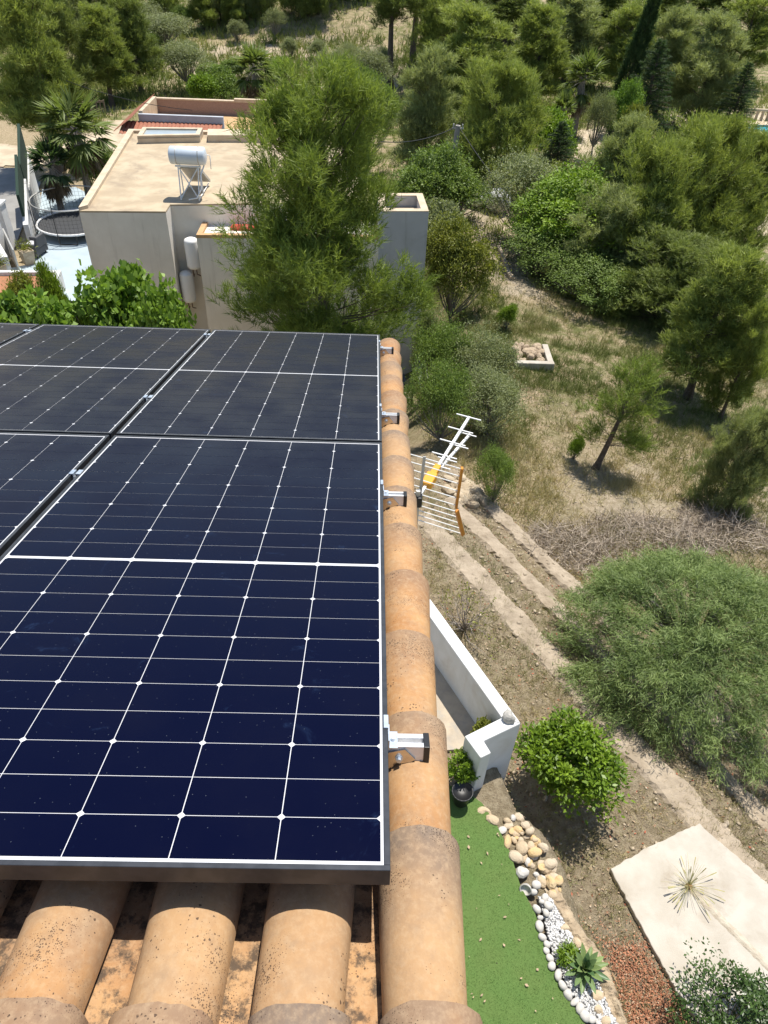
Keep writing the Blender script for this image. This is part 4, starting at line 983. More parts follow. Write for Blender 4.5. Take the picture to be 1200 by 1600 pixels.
# ------------------------------------------------------------------ neighbour's flat-roofed house
ZR, ZG = -0.15, -6.0
nh = thing('flat_roofed_house', 'cream house with flat tan roof behind the big pine', 'house', at(200, 331, ZG))
rp_ = [at(x, y, ZR)[:2] for x, y in [(124, 331), (259, 332), (266, 321), (560, 317), (560, 213), (202, 207)]]
mb = MB(); mb.hexa(rp_, ZG, ZR - 0.02); mb.build('wall', M['beige'], nh, world=True)
mb = MB(); mb.hexa([tuple(p) for p in rp_], ZR - 0.018, ZR + 0.03); rf = mb.build('roof', M['flat_roof'], nh, world=True)
def rim(poly, w_, z0, z1, m, parent, skip=()):
    mb = MB(); n = len(poly); c = np.mean(poly, 0)
    P2 = [np.array(p) for p in poly]; ins = []
    for i in range(n):
        a, b, d = P2[i - 1], P2[i], P2[(i + 1) % n]
        e1 = unit((b - a)[None])[0]; e2 = unit((d - b)[None])[0]; n1 = np.array([-e1[1], e1[0]]); n2 = np.array([-e2[1], e2[0]])
        bis = (n1 + n2) / max(1e-3, 1 + n1 @ n2); ins.append(b + bis * w_)
    for i in range(n):
        if i in skip: continue
        j = (i + 1) % n; mb.hexa([tuple(P2[i]), tuple(P2[j]), tuple(ins[j]), tuple(ins[i])], z0, z1)
    return mb.build('parapet', m, parent, world=True)
rim(rp_, 0.22, ZR + 0.032, ZR + 0.13, M['roof_lip'], rf, skip=(0, 1, 2))
# right-hand block with its own little parapet
bp = [at(x, y, 0.05)[:2] for x, y in [(592, 331), (670, 331), (660, 303), (590, 303)]]
mb = MB(); mb.hexa(bp, ZG - .3, -0.32); mb.build('stair_block_wall', M['grey_render'], nh, world=True)
rim(bp, 0.2, -0.318, 0.05, M['grey_render'], nh); rim([tuple(np.array(p)) for p in bp], 0.22, 0.052, 0.075, M['roof_lip'], nh)
fl = MB(); fl.hexa([tuple(np.mean(bp, 0) + (np.array(p) - np.mean(bp, 0)) * .7) for p in bp], -0.319, -0.28); fl.build('block_roof', M['roof_lip'], nh, world=True)
# front wall right of the pine and lower annexe in front
yb = bp[1][1]; xw = bp[1][0]
q0 = at(307, 372, Y=yb - 0.6); zA = q0[2]
ax = [(q0[0], yb - 0.6), (bp[0][0] + .02, yb - 0.25), (bp[0][0] + .02, yb + 1.5), (q0[0], rp_[2][1] + .3)]
mb = MB(); mb.hexa(ax, ZG - .2, zA); mb.build('annexe_wall', M['beige'], nh, world=True)
rim([np.array(p) for p in ax], .16, zA + .002, zA + .10, M['orange_floor'], nh)
sk = MB(); sp_ = [at(x, y, ZR + .04)[:2] for x, y in [(216, 224), (313, 222), (318, 211), (225, 210)]]
rim([np.array(p) for p in sp_], .16, ZR + .033, ZR + .30, M['roof_lip'], rf)
sk.hexa([tuple(p) for p in sp_], ZR + .20, ZR + .24); sk.build('skylight', M['skyglass'], rf, world=True)
sp2 = [at(x, y, ZR + .04)[:2] for x, y in [(325, 222), (420, 222), (420, 213), (326, 212)]]
mb = MB(); mb.hexa([tuple(p) for p in sp2], ZR + .033, ZR + .28); mb.build('roof_upstand', M['roof_lip'], rf, world=True)
mb = MB(); pX = at(268, 400, Y=rp_[2][1] - .06)
mb.tube([(pX[0], pX[1], -.3), (pX[0], pX[1], -5.5)], .035, 6); mb.build('downpipe', M['grey_render'], nh, world=True)
for i, (x, ya, yb_, lab) in enumerate([(297.5, 372, 419, 'white water boiler on the wall of the cream house, the upper one'), (290, 424, 471, 'white water boiler on the wall of the cream house, the lower one')]):
    Yb = rp_[2][1] - .30; t_, b_ = at(x, ya, Y=Yb), at(x, yb_, Y=Yb)
    th_ = thing('wall_boiler', lab, 'boiler', (t_[0], Yb, b_[2]), group='boilers on the cream wall')
    h = t_[2] - b_[2]; mb = MB(); mb.lathe((0, 0, 0), [(.05, 0), (.17, .02), (.215, .08), (.22, .12), (.22, h - .1), (.20, h - .04), (.12, h), (.02, h + .01)], 20); mb.build('tank', M['white_metal'], th_, smooth=True)
    mb = MB(); mb.tube([(.06, 0, 0), (.06, 0, -.2), (.1, .25, -.35)], .018, 6); mb.tube([(-.06, 0, 0), (-.06, .02, -.28), (-.1, .25, -.3)], .018, 6); mb.build('pipe', M['terracotta_pot'], th_)
    [MB().box((-.12, .19, h * q_), (.12, .30, h * (q_ + .06))).build('bracket', M['galv'], th_) for q_ in (.3, .7)]
rdp = at(380, 362, Y=yb + .25); mb = MB()
mb.tube([(rdp[0] - .34, rdp[1], rdp[2] + .02), (rdp[0] - .3, rdp[1], rdp[2] + .05), (rdp[0] + .28, rdp[1], rdp[2] + .05), (rdp[0] + .36, rdp[1], rdp[2])], [.12, .17, .18, .12], 10)
tag(mb.build('rolled_tarpaulin', M['red'], smooth=True, loc=rdp), 'bright red rolled tarpaulin on the annexe roof behind the pine', 'tarpaulin')
# solar water heater on the roof
f = at(303, 312, ZR + .05); Yt = f[1] + .35
tc = at(293, 243, Y=Yt)
sw = thing('solar_water_heater', 'silver solar water heater tank on a tubular stand on the flat roof', 'water heater', (tc[0], Yt, ZR + .05))
hz = tc[2] - (ZR + .05); hl = 29 * at(293, 243, Y=Yt)[1] / 1.08 / F_PX; rr = 13.2 * Yt / 1.08 / F_PX
ux = unit(np.array(rp_[1]) - np.array(rp_[0]))if False else np.array([1, 0.02])
mb = MB(); pr = [(-hl, rr * .55), (-hl + .03, rr * .9), (-hl + .06, rr), (hl - .06, rr), (hl - .03, rr * .9), (hl, rr * .55)]
mb.tube([(a, 0, hz) for a, _ in pr], [r for _, r in pr], 24); tk_ = mb.build('tank', M['tank'], sw, smooth=True)
for a in (-hl * .58, hl * .62):
    mb = MB(); mb.tube([(a - .012, 0, hz), (a + .012, 0, hz)], rr + .006, 24); mb.build('strap', M['galv'], tk_, smooth=True)
st = MB(); zt = hz - rr - .02
for sx in (-hl * .55, hl * .55):
    st.tube([(sx, -.12, zt), (sx * .9, -.42, 0)], .022, 6); st.tube([(sx, .1, zt), (sx, .15, 0)], .022, 6); st.tube([(sx * .9, -.42, .03), (sx, 1.1, .05)], .018, 6)
st.tube([(-hl * .7, -.12, zt), (hl * .7, -.12, zt)], .03, 6); st.tube([(-hl * .7, .12, zt), (hl * .7, .12, zt)], .03, 6)
st.tube([(-hl * .5, -.14, zt - .05), (hl * .45, -.40, .08)], .018, 6); st.tube([(hl * .5, -.14, zt - .05), (-hl * .45, -.40, .08)], .018, 6)
st.build('stand', M['white_metal'], sw)
pp_ = MB(); pp_.tube([(hl * .85, -.05, hz - rr), (hl * .7, -.30, zt - .2), (hl * .7, -.45, .35), (hl * .45, -.55, .12), (0, -.6, .08)], .022, 7); pp_.tube([(hl + .02, 0, hz + .05), (hl + .12, 0, hz + .02), (hl + .12, -.05, hz - rr - .1)], .014, 6); pp_.build('pipe', M['white_metal'], sw, smooth=True)
co = MB(); x0 = hl * .50
co.add([(-x0, .02, zt - .10), (x0 * 1.05, .02, zt - .10), (x0 * 1.35, 1.05, .10), (-x0 * .85, 1.05, .10), (-x0, .07, zt - .04), (x0 * 1.05, .07, zt - .04), (x0 * 1.35, 1.10, .16), (-x0 * .85, 1.10, .16)],
       [(0, 3, 2, 1), (4, 5, 6, 7), (0, 1, 5, 4), (1, 2, 6, 5), (2, 3, 7, 6), (3, 0, 4, 7)]); co.build('collector', M['galv'], sw)

# patio between the houses, beyond the garage wall
poly_sheet('patio', [at(x, y, -5.72)[:2] for x, y in [(66, 296), (118, 292), (190, 330), (190, 470), (-40, 470), (-40, 430), (50, 412)]], -5.72, M['patio'])
poly_sheet('road', [at(x, y, -5.78)[:2] for x, y in [(-120, 262), (30, 262), (64, 285), (48, 320), (18, 400), (-120, 400)]], -5.78, M['asphalt'])
g0, g1 = at(54, 374, -5.72), at(65, 312, -5.72)
fw = thing('patio_wall', 'white boundary wall of the blue patio, stepping up in two slopes', 'wall', g0)
gd = unit(g1 - g0); gn = np.array([gd[1], -gd[0], 0]); GL = np.linalg.norm(g1 - g0)
def gpt(a, z, off=0.0): return tuple(g0 + gd * a + gn * off + np.array([0, 0, z]))
def gprism(mb, poly, o0, o1):
    n = len(poly); mb.add([gpt(a, z, o0) for a, z in poly] + [gpt(a, z, o1) for a, z in poly], [tuple(range(n)), tuple(range(2 * n - 1, n - 1, -1))] + [(i, n + i, n + (i + 1) % n, (i + 1) % n) for i in range(n)])
mb = MB(); gprism(mb, [(-.6, -.1), (GL * .42, -.1), (GL * .42, 2.0), (-.6, .9)], -.22, 0); gprism(mb, [(GL * .423, -.1), (GL, -.1), (GL, 2.3), (GL * .423, 1.35)], -.22, 0); mb.build('wall_body', M['stucco'], fw, world=True)
for i, (poly, lab) in enumerate([([(-.3, 1.16), (GL * .40, 2.02), (GL * .40, 3.1), (-.3, 2.1)], 'dark green hedge screen on the lower step of the white patio wall'), ([(GL * .44, 1.40), (GL, 2.32), (GL, 3.6), (GL * .44, 2.6)], 'dark green hedge screen on the upper step of the white patio wall, below the palm')]):
    mb = MB(); gprism(mb, poly, -.20, -.08); o = mb.build('hedge_screen', M['screen'], loc=gpt(poly[0][0], poly[0][1])); tag(o, lab, 'screen', 'hedge screens on the patio wall')
def pillar(px, py, zt_, w_, lab):
    b = at(px, py, -5.75); t = thing('gate_pillar', lab, 'pillar', b); mb = MB(); mb.box((-w_, -w_, 0), (w_, w_, zt_)); mb.build('post', M['stucco'], t)
    mb = MB(); mb.box((-w_ - .05, -w_ - .05, zt_ + .002), (w_ + .05, w_ + .05, zt_ + .09)); mb.build('cap', M['stucco'], t)
    mb = MB(); mb.lathe((0, 0, zt_ + .09), [(.10, 0), (.05, .06), (.06, .12), (.13, .2), (.16, .26), (.1, .3), (.02, .31)], 12); mb.build('urn', M['stucco'], t, smooth=True)
pillar(14, 385, 1.9, .28, 'white gate pillar with urn, the one beside the green screen'); pillar(4, 408, 1.9, .28, 'white gate pillar with urn at the left edge of the photo')
mb = MB(); a_, b_ = at(16, 395, -5.7), at(32, 428, -5.7); mb.bar(a_ + [0, 0, .55], b_ + [0, 0, .5], .06, 1.1); tag(mb.build('gate', M['galv'], loc=a_), 'grey sliding gate between white pillar and patio', 'gate')
mb = MB(); a_, b_ = at(-6, 398, -5.7), at(18, 440, -5.7); mb.bar(a_ + [0, 0, .4], b_ + [0, 0, .4], .3, 1.3); tag(mb.build('low_wall', M['stucco'], loc=a_), 'white low wall in front of the gate pillars', 'wall')
# trampoline
tcn = at(117, 347, -5.27); trm = thing('trampoline', 'round netted trampoline with dark bed and pale rim pad on the blue patio', 'trampoline', (tcn[0], tcn[1], -5.72))
Rt = 1.70; hT = .45; hN = 1.55
aa = np.linspace(0, 2 * math.pi, 33)
ring = MB(); ring.tube([(Rt * math.cos(a), Rt * math.sin(a), hT) for a in aa], .05, 6, cap=False); ring.build('rim_pad', M['white_metal'], trm, smooth=True)
bd_ = MB(); bd_.add([(Rt * .95 * math.cos(a), Rt * .95 * math.sin(a), hT - .02) for a in aa[:-1]], [tuple(range(32))]); bd_.build('bed', M['net'], trm)
mb = MB(); mb.tube([(Rt * 1.02 * math.cos(a), Rt * 1.02 * math.sin(a), hN) for a in aa], .03, 6, cap=False); mb.build('hoop', M['galv'], trm, smooth=True)
for k in range(6):
    a = k * math.pi / 3 + .4; c_, s_ = math.cos(a), math.sin(a)
    mb = MB(); mb.tube([(Rt * c_, Rt * s_, hT), (Rt * 1.02 * c_, Rt * 1.02 * s_, .04), (Rt * 1.02 * math.cos(a + .45), Rt * 1.02 * math.sin(a + .45), .04), (Rt * math.cos(a + .45), Rt * math.sin(a + .45), hT)], .025, 6); mb.build('leg', M['iron'], trm)
    mb = MB(); mb.tube([(Rt * 1.05 * c_, Rt * 1.05 * s_, .1), (Rt * 1.05 * c_, Rt * 1.05 * s_, hN + (1.0 if k == 1 else .05))], .022, 6); mb.build('net_pole', M['iron'], trm)
mb = MB()
for a in np.linspace(0, 2 * math.pi, 61)[:-1]: mb.tube([(Rt * math.cos(a), Rt * math.sin(a), hT), (Rt * 1.02 * math.cos(a), Rt * 1.02 * math.sin(a), hN)], .006, 3)
for h in np.linspace(hT + .15, hN - .1, 6): mb.tube([(Rt * 1.01 * math.cos(a), Rt * 1.01 * math.sin(a), h) for a in aa], .005, 3, cap=False)
mb.build('net', M['iron'], trm)
# wicker armchair and planters
ch = thing('wicker_armchair', 'dark grey wicker armchair by the white patio wall', 'armchair', at(56, 398, -5.72), R_(-100))
mb = MB(); mb.box((-.38, -.36, .12), (.38, .38, .42)); bevel(mb.build('seat', M['wicker'], ch), .04)
mb = MB(); mb.add([(-.40, .25, .42), (.40, .25, .42), (.40, .42, .42), (-.40, .42, .42), (-.36, .36, .95), (.36, .36, .95), (.36, .48, .95), (-.36, .48, .95)], [(3, 2, 1, 0), (4, 5, 6, 7), (0, 1, 5, 4), (1, 2, 6, 5), (2, 3, 7, 6), (3, 0, 4, 7)]); bevel(mb.build('backrest', M['wicker'], ch), .05)
for s_ in (-1, 1):
    mb = MB(); mb.box((s_ * .41 - .07, -.36, .1), (s_ * .41 + .07, .40, .64)); bevel(mb.build('armrest', M['wicker'], ch), .04)
    for yy in (-.3, .3): mb = MB(); mb.box((s_ * .34 - .03, yy - .03, 0), (s_ * .34 + .03, yy + .03, .13)); mb.build('leg', M['iron'], ch)
mb = MB(); mb.box((-.30, -.28, .421), (.30, .22, .52)); bevel(mb.build('cushion', M['grey_render'], ch), .04)
def pot(px, py, Z, lab, r=.26, h=.5, mm='stone_w', square=True):
    b = at(px, py, Z); t = thing('planter', lab, 'planter', b)
    mb = MB(); mb.lathe((0, 0, 0), [(r * .75, 0), (r, h), (r * .88, h), (r * .86, h - .06), (.02, h - .06)], 4 if square else 16); mb.build('pot', M[mm], t)
    rg = np.random.RandomState(int(px)); n_ = 260; d = unit(rg.normal(size=(n_, 3)) + np.array([0, 0, 1.1])); Pb_ = np.array([0, 0, h]) + d * rg.rand(n_, 1) * r * 1.3
    Nn = unit(rg.normal(size=(n_, 3))); Nn = unit(Nn - d * (Nn * d).sum(1, keepdims=True)); V_, F_ = leaf_quads(Pb_, d, Nn, rg.uniform(.06, .14, n_), .04); put('foliage', np_mesh('foliage', V_, F_, M['yellow'], {'tint': np.repeat(rg.rand(n_), 4)}), t)
pot(46, 412, -5.72, 'square pale planter with yellowish plant in front of the wicker armchair', .36, .6)
pot(4, 432, -5.4, 'pale planter with a straggly plant at the far left edge above the fig tree', .30, .5)
pb0 = [at(x, y, -5.0) for x, y in [(-10, 424), (96, 424), (82, 452), (-10, 470)]]
pbx = thing('planter_bed', 'white walled planter bed of reddish soil left of the fig tree', 'planter', (pb0[0][0], pb0[0][1], -5.7))
rim([p[:2] for p in pb0][::-1], .2, -5.7, -4.95, M['stucco'], pbx).name = 'bed_wall'
mb = MB(); mb.hexa([tuple(np.mean([q[:2] for q in pb0], 0) + (p[:2] - np.mean([q[:2] for q in pb0], 0)) * .93) for p in pb0[::-1]], -5.7, -5.1); mb.build('soil', M['soil_red'], pbx, world=True)

# side passage right of the cream house: floor, low wall, railing, mesh gate
pa = [at(x, y, -5.65)[:2] for x, y in [(600, 583), (645, 583), (652, 640), (600, 640)]]
poly_sheet('side_passage', pa, -5.62, M['paving_dark'])
pa2 = [at(x, y, -5.60)[:2] for x, y in [(600, 628), (652, 628), (655, 690), (600, 690)]]
poly_sheet('passage_step', pa2, -5.58, M['patio'])
lw = thing('railed_wall', 'low white wall with grey metal railing at the corner of the cream house', 'wall', at(655, 668, -5.7))
l0, l1 = at(664, 668, -5.6), at(650, 560, -5.6)
mb = MB(); mb.bar(l0 + [0, 0, .25], l1 + [0, 0, .25], .22, 1.0); mb.bar(l0 + [-.6, -.02, .2], l0 + [.1, -.02, .2], .2, .9); mb.build('wall_body', M['stucco'], lw, world=True)
mb = MB()
for i in range(13):
    c = l0 + (l1 - l0) * i / 12; mb.tube([c + [0, 0, .75], c + [0, 0, 1.6]], .014, 5)
mb.tube([l0 + [0, 0, 1.6], l1 + [0, 0, 1.6]], .025, 6); mb.tube([l0 + [0, 0, .85], l1 + [0, 0, .85]], .018, 6); mb.build('railing', M['galv'], lw, world=True)
mgx = thing('mesh_gate', 'pale wire mesh gate across the passage beside the verge', 'gate', at(632, 672, -5.6))
e0, e1 = at(612, 672, -5.6), at(640, 676, -5.6); mb = MB()
for i in range(13): c = e0 + (e1 - e0) * i / 12; mb.tube([c, c + [0, 0, 1.5]], .008, 4)
for i in range(9): mb.tube([e0 + [0, 0, .1 + i * .17], e1 + [0, 0, .1 + i * .17]], .006, 4)
mb.build('mesh', M['galv'], mgx, world=True)
mb = MB(); mb.tube([e1, e1 + [0, 0, 1.65]], .03, 6); mb.tube([e0, e0 + [0, 0, 1.65]], .03, 6); mb.tube([e0 + [0, 0, 1.55], e1 + [0, 0, 1.55]], .022, 6); mb.build('gate_frame', M['iron'], mgx, world=True)

# ------------------------------------------------------------------ far house with red tiles
Yf = 43.0; fh = thing('tiled_house', 'low house with red tiled edges and pink parapet behind the flat roof', 'house', at(190, 235, Y=Yf))
def Y_(x, y, Y=Yf): return at(x, y, Y=Y)
Yk = Yf + 4.6; kz = Y_(190, 153, Yk)[2]; kx = Y_(445, 150, Yk)[0]; kb = kb_ = Y_(190, 174, Yk)[2]
e = Y_(186, 208); ze = e[2]; xr = Y_(420, 208)[0]
mb = MB(); mb.box((e[0] + .25, Yf + .25, -6.6), (xr, Yf + 1.09, ze)); mb.box((e[0] + .25, Yf + 1.095, -6.6), (xr, Yf + 4.59, min(ze, kb_) - .81)); mb.build('wall', M['bluegrey'], fh, world=True)
zt_ = Y_(195, 189, Yf + 1.1)[2]; zp = Y_(195, 177, Yf + 1.15)[2]
def tiled(lo, hi_, xa, xb, y0, y1, z0, z1, name, along='x'):
    mb = MB(); L_ = (xb - xa) if along == 'x' else (y1 - y0); n_ = int(L_ / .055); vs = []
    for i in range(n_ + 1):
        q = i / n_; r = .045 * abs(math.sin(q * L_ / .22 * math.pi)) ** .7
        if along == 'x': vs += [(xa + L_ * q, y0, z0 + r), (xa + L_ * q, y1, z1 + r)]
        else: vs += [(xa, y0 + L_ * q, z0 + r), (xb, y0 + L_ * q, z1 + r)]
    mb.add(vs, [(2 * i, 2 * i + 2, 2 * i + 3, 2 * i + 1) for i in range(n_)]); return mb.build(name, M['red_tile'], fh, world=True)
xe = Y_(343, 205)[0]
tiled(0, 0, e[0], xe, Yf - .15, Yf + 1.1, ze - .02, zt_, 'eave_tiles')
xl = Y_(175, 190, Yf + 3)[0]; tiled(0, 0, e[0] - .35, e[0] + .85, Yf + .2, Yf + 5.2, ze + .0, zp + .1, 'side_tiles', 'y')
mb = MB(); mb.box((e[0] + .86, Yf + 1.1, ze + .05), (xe + .05, Yf + 1.3, zp)); mb.build('parapet', M['bluegrey'], fh, world=True)
MB().box((e[0] + .86, Yf + 1.31, zp - 1.6), (e[0] + 1.06, Yf + 4.59, zp + .12)).build('side_parapet', M['roof_lip'], fh, world=True); MB().box((xe + .06, Yf + 1.1, zp - 2.2), (xr + .6, Yf + 1.3, kb + .04)).build('terrace_edge', M['roof_lip'], fh, world=True)
mb = MB(); mb.box((e[0] + .87, Yf + 1.305, kb - .8), (xr + .6, Yk - .01, kb)); mb.build('terrace_floor', M['orange_floor'], fh, world=True)
mb = MB(); mb.box((e[0] + .86, Yk, kb - .6), (kx, Yk + .2, kz)); mb.build('back_parapet', M['brickpink'], fh, world=True)
mb = MB(); mb.box((e[0] + .84, Yk - .03, kz + .002), (Y_(365, 150, Yk)[0] + .003, Yk + .23, kz + .07)); mb.box((Y_(365, 150, Yk)[0] + .003, Yk - .03, kz + .002), (kx, Yk + .23, kz + .17)); mb.build('back_coping', M['roof_lip'], fh, world=True)
# ------------------------------------------------------------------ poles and wires
def pole(px, pt, pb, Y, r, lab, lean=0.0):
    t_, b_ = at(px, pt, Y=Y), at(px + lean, pb, Y=Y); g = min(b_[2], tzf(b_[0], Y)); mb = MB()
    b3 = t_ + (b_ - t_) * ((g - .2 - t_[2]) / (b_[2] - t_[2]))
    p = thing('utility_pole', lab, 'pole', (b3[0], b3[1], g)); mb.tube([b3, t_], [r * 1.25, r], 10); mb.build('shaft', M['pole'], p, world=True)
    mb = MB(); mb.bar(t_ + [-.25, 0, -.12], t_ + [.25, 0, -.12], .07, .05); mb.tube([t_ + [.2, 0, -.1], t_ + [.2, 0, .06]], .035, 6); mb.tube([t_ + [-.2, 0, -.1], t_ + [-.2, 0, .06]], .035, 6); mb.build('insulator_arm', M['galv'], p, world=True)
    return t_
tA = pole(68, 112, 152, 45, .16, 'concrete utility pole leaning behind the big fan palm', 8)
tB = pole(716, 196, 245, 36, .12, 'concrete utility pole between the middle pines', -8)
def wire(a, b, sag, lab, r=.012, n_=24):
    a, b = np.array(a), np.array(b); pts = [a + (b - a) * i / n_ + np.array([0, 0, -4 * sag * (i / n_) * (1 - i / n_)]) for i in range(n_ + 1)]
    mb = MB(); mb.tube(pts, r, 5); return tag(mb.build('overhead_wire', M['cable'], loc=a), lab, 'wire')
wire(tB + [0, 0, 0], at(595, 221, Y=32), .25, 'overhead wire running left from the middle pole into the big pine', .018)
wB = at(1010, 465, Y=23.5); wC = at(1215, 575, Y=17)
wire(tB, wB, .9, 'overhead wire running right from the middle pole over the valley trees', .016)
wire(wB, wC, .1, 'overhead wire crossing the tall shady pine at the right', .011)
wire(tA, at(300, 172, Y=42), .3, 'overhead wire from the leaning pole to the tiled house', .015)
# ------------------------------------------------------------------ valley odds and ends
bb = at(770, 350, -4.62); zb_ = tzf(bb[0], bb[1])
bg_ = thing('rubble_sack', 'bulging white builder\'s sack of rubble at the far end of the path', 'sack', (bb[0], bb[1], zb_))
mb = MB(); mb.rock((0.15, -.1, .42), .55, .5, .50, rk, .2, .2, (16, 10)); mb.build('sack_body', M['sack'], bg_, smooth=True)
mb = MB(); [mb.rock((.15 + rk.uniform(-.3, .3), -.1 + rk.uniform(-.28, .28), .86), .14, .12, .09, rk, rk.random()) for _ in range(9)]; mb.build('rubble_fill', M['rubble'], bg_)
mb = MB(); mb.rock((bb[0] - .75, bb[1] + .4, zb_ + .35), .55, .35, .35, rk, .3, .3, (14, 9)); tag(mb.build('slumped_sack', M['sack'], smooth=True, loc=(bb[0] - .7, bb[1] + .4, zb_)), 'flattened white sack slumped left of the bulging builder\'s sack', 'sack')
k0, k1 = at(776, 404, -4.3), at(797, 455, -4.0); n_ = 14; vs = []; mb = MB()
for i in range(n_):
    c = k0 + (k1 - k0) * (i + .5) / n_; d_ = (k1 - k0) / n_ / 2 * .97; z = tzf(c[0], c[1]); mb.bar((c[0] - d_[0], c[1] - d_[1], z + .03), (c[0] + d_[0], c[1] + d_[1], z + .03), .13, .26)
tag(mb.build('path_kerb', M['stone_w'], loc=k0), 'narrow pale kerb along the left of the valley path', 'kerb')
rb = at(840, 562, -3.05); rz = tzf(rb[0], rb[1])
pl = thing('block_planter', 'broken concrete block bed with tan rubble at the edge of the shrubs', 'planter', (rb[0], rb[1], rz))
mb = MB(); mb.box((-.75, -.35, -.15), (.45, -.17, .22)); mb.box((.27, -.169, -.15), (.45, .9, .20)); bevel(mb.build('block_edge', M['slab'], pl), .02)
mb = MB(); [mb.rock((rk.uniform(-.6, .2), rk.uniform(-.1, .9), .1), rk.uniform(.08, .2), rk.uniform(.08, .2), .12, rk, rk.random() * 3) for _ in range(26)]; mb.build('rubble_fill', M['rubble'], pl)
for i, (px, py, s_, lab) in enumerate([(738, 742, 1.0, 'pile of pale rubble stones below the tip of the aerial'), (1010, 800, .0, '')]):
    if not s_: continue
    c = at(px, py, -1.7); mb = MB()
    for _ in range(60):
        x, y = c[0] + rk.gauss(0, .24), c[1] + rk.gauss(0, .27); mb.rock((x, y, tzf(x, y) + .05), rk.uniform(.07, .16), rk.uniform(.07, .15), rk.uniform(.05, .1), rk, rk.random() * 3)
    tag(mb.build('rubble_pile', M['stone_w'], loc=c), lab, 'rubble')
# sandy clearings, yard and pool on the far right
def drape(name, pts, m, off=.04):
    P_ = np.array([p[:2] for p in pts]); x0, y0 = P_.min(0); x1, y1 = P_.max(0); nx_, ny_ = 40, 40
    X, Yy = np.meshgrid(np.linspace(x0, x1, nx_), np.linspace(y0, y1, ny_)); Z = tz(X, Yy) + off; ins = in_poly(X.ravel(), Yy.ravel(), P_).reshape(X.shape)
    id_ = np.arange(nx_ * ny_).reshape(ny_, nx_); q = np.stack([id_[:-1, :-1], id_[:-1, 1:], id_[1:, 1:], id_[1:, :-1]], -1).reshape(-1, 4); c = ins[:-1, :-1].ravel()
    return tag(put(name, np_mesh(name, np.stack([X, Yy, Z], -1).reshape(-1, 3), q[c], m)), kind='structure')
def gp(px, py):                                        # where the line of sight meets the ground
    r = ray(px, py); t = 3.0
    for _ in range(4000):
        p = np.array([0, 0, CAM_H]) + r * t
        if p[2] < tzf(p[0], p[1]): break
        t *= 1.004
    return p
drape('sandy_yard', [gp(x, y) for x, y in [(895, 255), (905, 205), (955, 195), (955, 235), (925, 262)]], M['dirt_road'])
drape('sandy_drive', [gp(x, y) for x, y in [(1010, 200), (1060, 168), (1130, 165), (1250, 165), (1250, 190), (1110, 205)]], M['dirt_road'], .06)
drape('sandy_path', [gp(x, y) for x, y in [(1165, 330), (1190, 290), (1240, 290), (1260, 390), (1195, 380)]], M['dirt_road'], .06)
drape('sandy_lane', [gp(x, y) for x, y in [(-60, 262), (-60, 222), (40, 232), (150, 208), (160, 190), (200, 190), (196, 232), (150, 245), (62, 262)]], M['dirt_road'], .05)
pz = gp(1195, 216); zpl = pz[2] + .15
pool = thing('swimming_pool', 'turquoise swimming pool corner at the right edge of the photo', 'pool', (pz[0], pz[1], zpl))
mb = MB(); mb.box((-.6, -2.2, -.3), (6, 2.6, -.02)); mb.build('water', M['pool_w'], pool)
MB().box((-1.2, 2.605, -.4), (6, 3.6, .12)).build('coping', M['roof_lip'], pool); MB().box((-1.2, -2.2, -.4), (-.605, 2.6, .10)).build('coping', M['roof_lip'], pool)
mb = MB(); [mb.box((-1.0 + i * .42, 4.0, .0), (-.82 + i * .42, 4.1, .7)) for i in range(16)]; mb.box((-1.2, 3.95, .7), (6, 4.15, .85)); tag(mb.build('pool_balustrade', M['roof_lip'], loc=(0, 0, 0)), 'tan balustrade behind the swimming pool', 'balustrade').location = (pz[0], pz[1], zpl)
fe = thing('yard_fence', 'thin green wire fence with leaning posts along the pale drive', 'fence', gp(1060, 190))
fp = [gp(x, y) for x, y in [(1035, 200), (1085, 196), (1135, 190)]]; mb = MB()
for a_, b_ in zip(fp[:-1], fp[1:]):
    for h in (.3, .7, 1.1): mb.tube([a_ + [0, 0, h], b_ + [0, 0, h]], .012, 4)
mb.build('wires', M['galv'], fe, world=True)
for p_ in fp: mb = MB(); mb.tube([p_ + [0, 0, -.1], p_ + [.15, 0, 1.25]], .04, 6); mb.build('post', M['iron'], fe, world=True)
mb = MB(); mb.tube([fp[0] + [0, 0, 1.2], fp[-1] + [0, 0, 1.2]], .03, 5); mb.build('top_rail', M['cable'], fe, world=True)
wf = thing('wooden_fence', 'brown rail fence in the shade behind the palm and parapet', 'fence', gp(150, 182)); w0, w1 = gp(130, 184), gp(166, 181); mb = MB()
for i in range(7): c = w0 + (w1 - w0) * i / 6; mb.tube([c, c + [0, 0, 1.0]], .05, 5)
mb.build('posts_row', M['wood'], wf, world=True); mb = MB(); [mb.bar(w0 + [0, 0, h], w1 + [0, 0, h], .05, .12) for h in (.4, .9)]; mb.build('rail', M['wood'], wf, world=True)
w2, w3 = gp(917, 205), gp(950, 200); wf2 = thing('yard_rail', 'brown wooden rail under the pale flowering tree in the sandy yard', 'fence', w2); mb = MB()
for i in range(4): c = w2 + (w3 - w2) * i / 3; mb.tube([c, c + [0, 0, .9]], .06, 5)
mb.build('posts_row', M['wood'], wf2, world=True); mb = MB(); mb.bar(w2 + [0, 0, .8], w3 + [0, 0, .8], .06, .14); mb.build('rail', M['wood'], wf2, world=True)
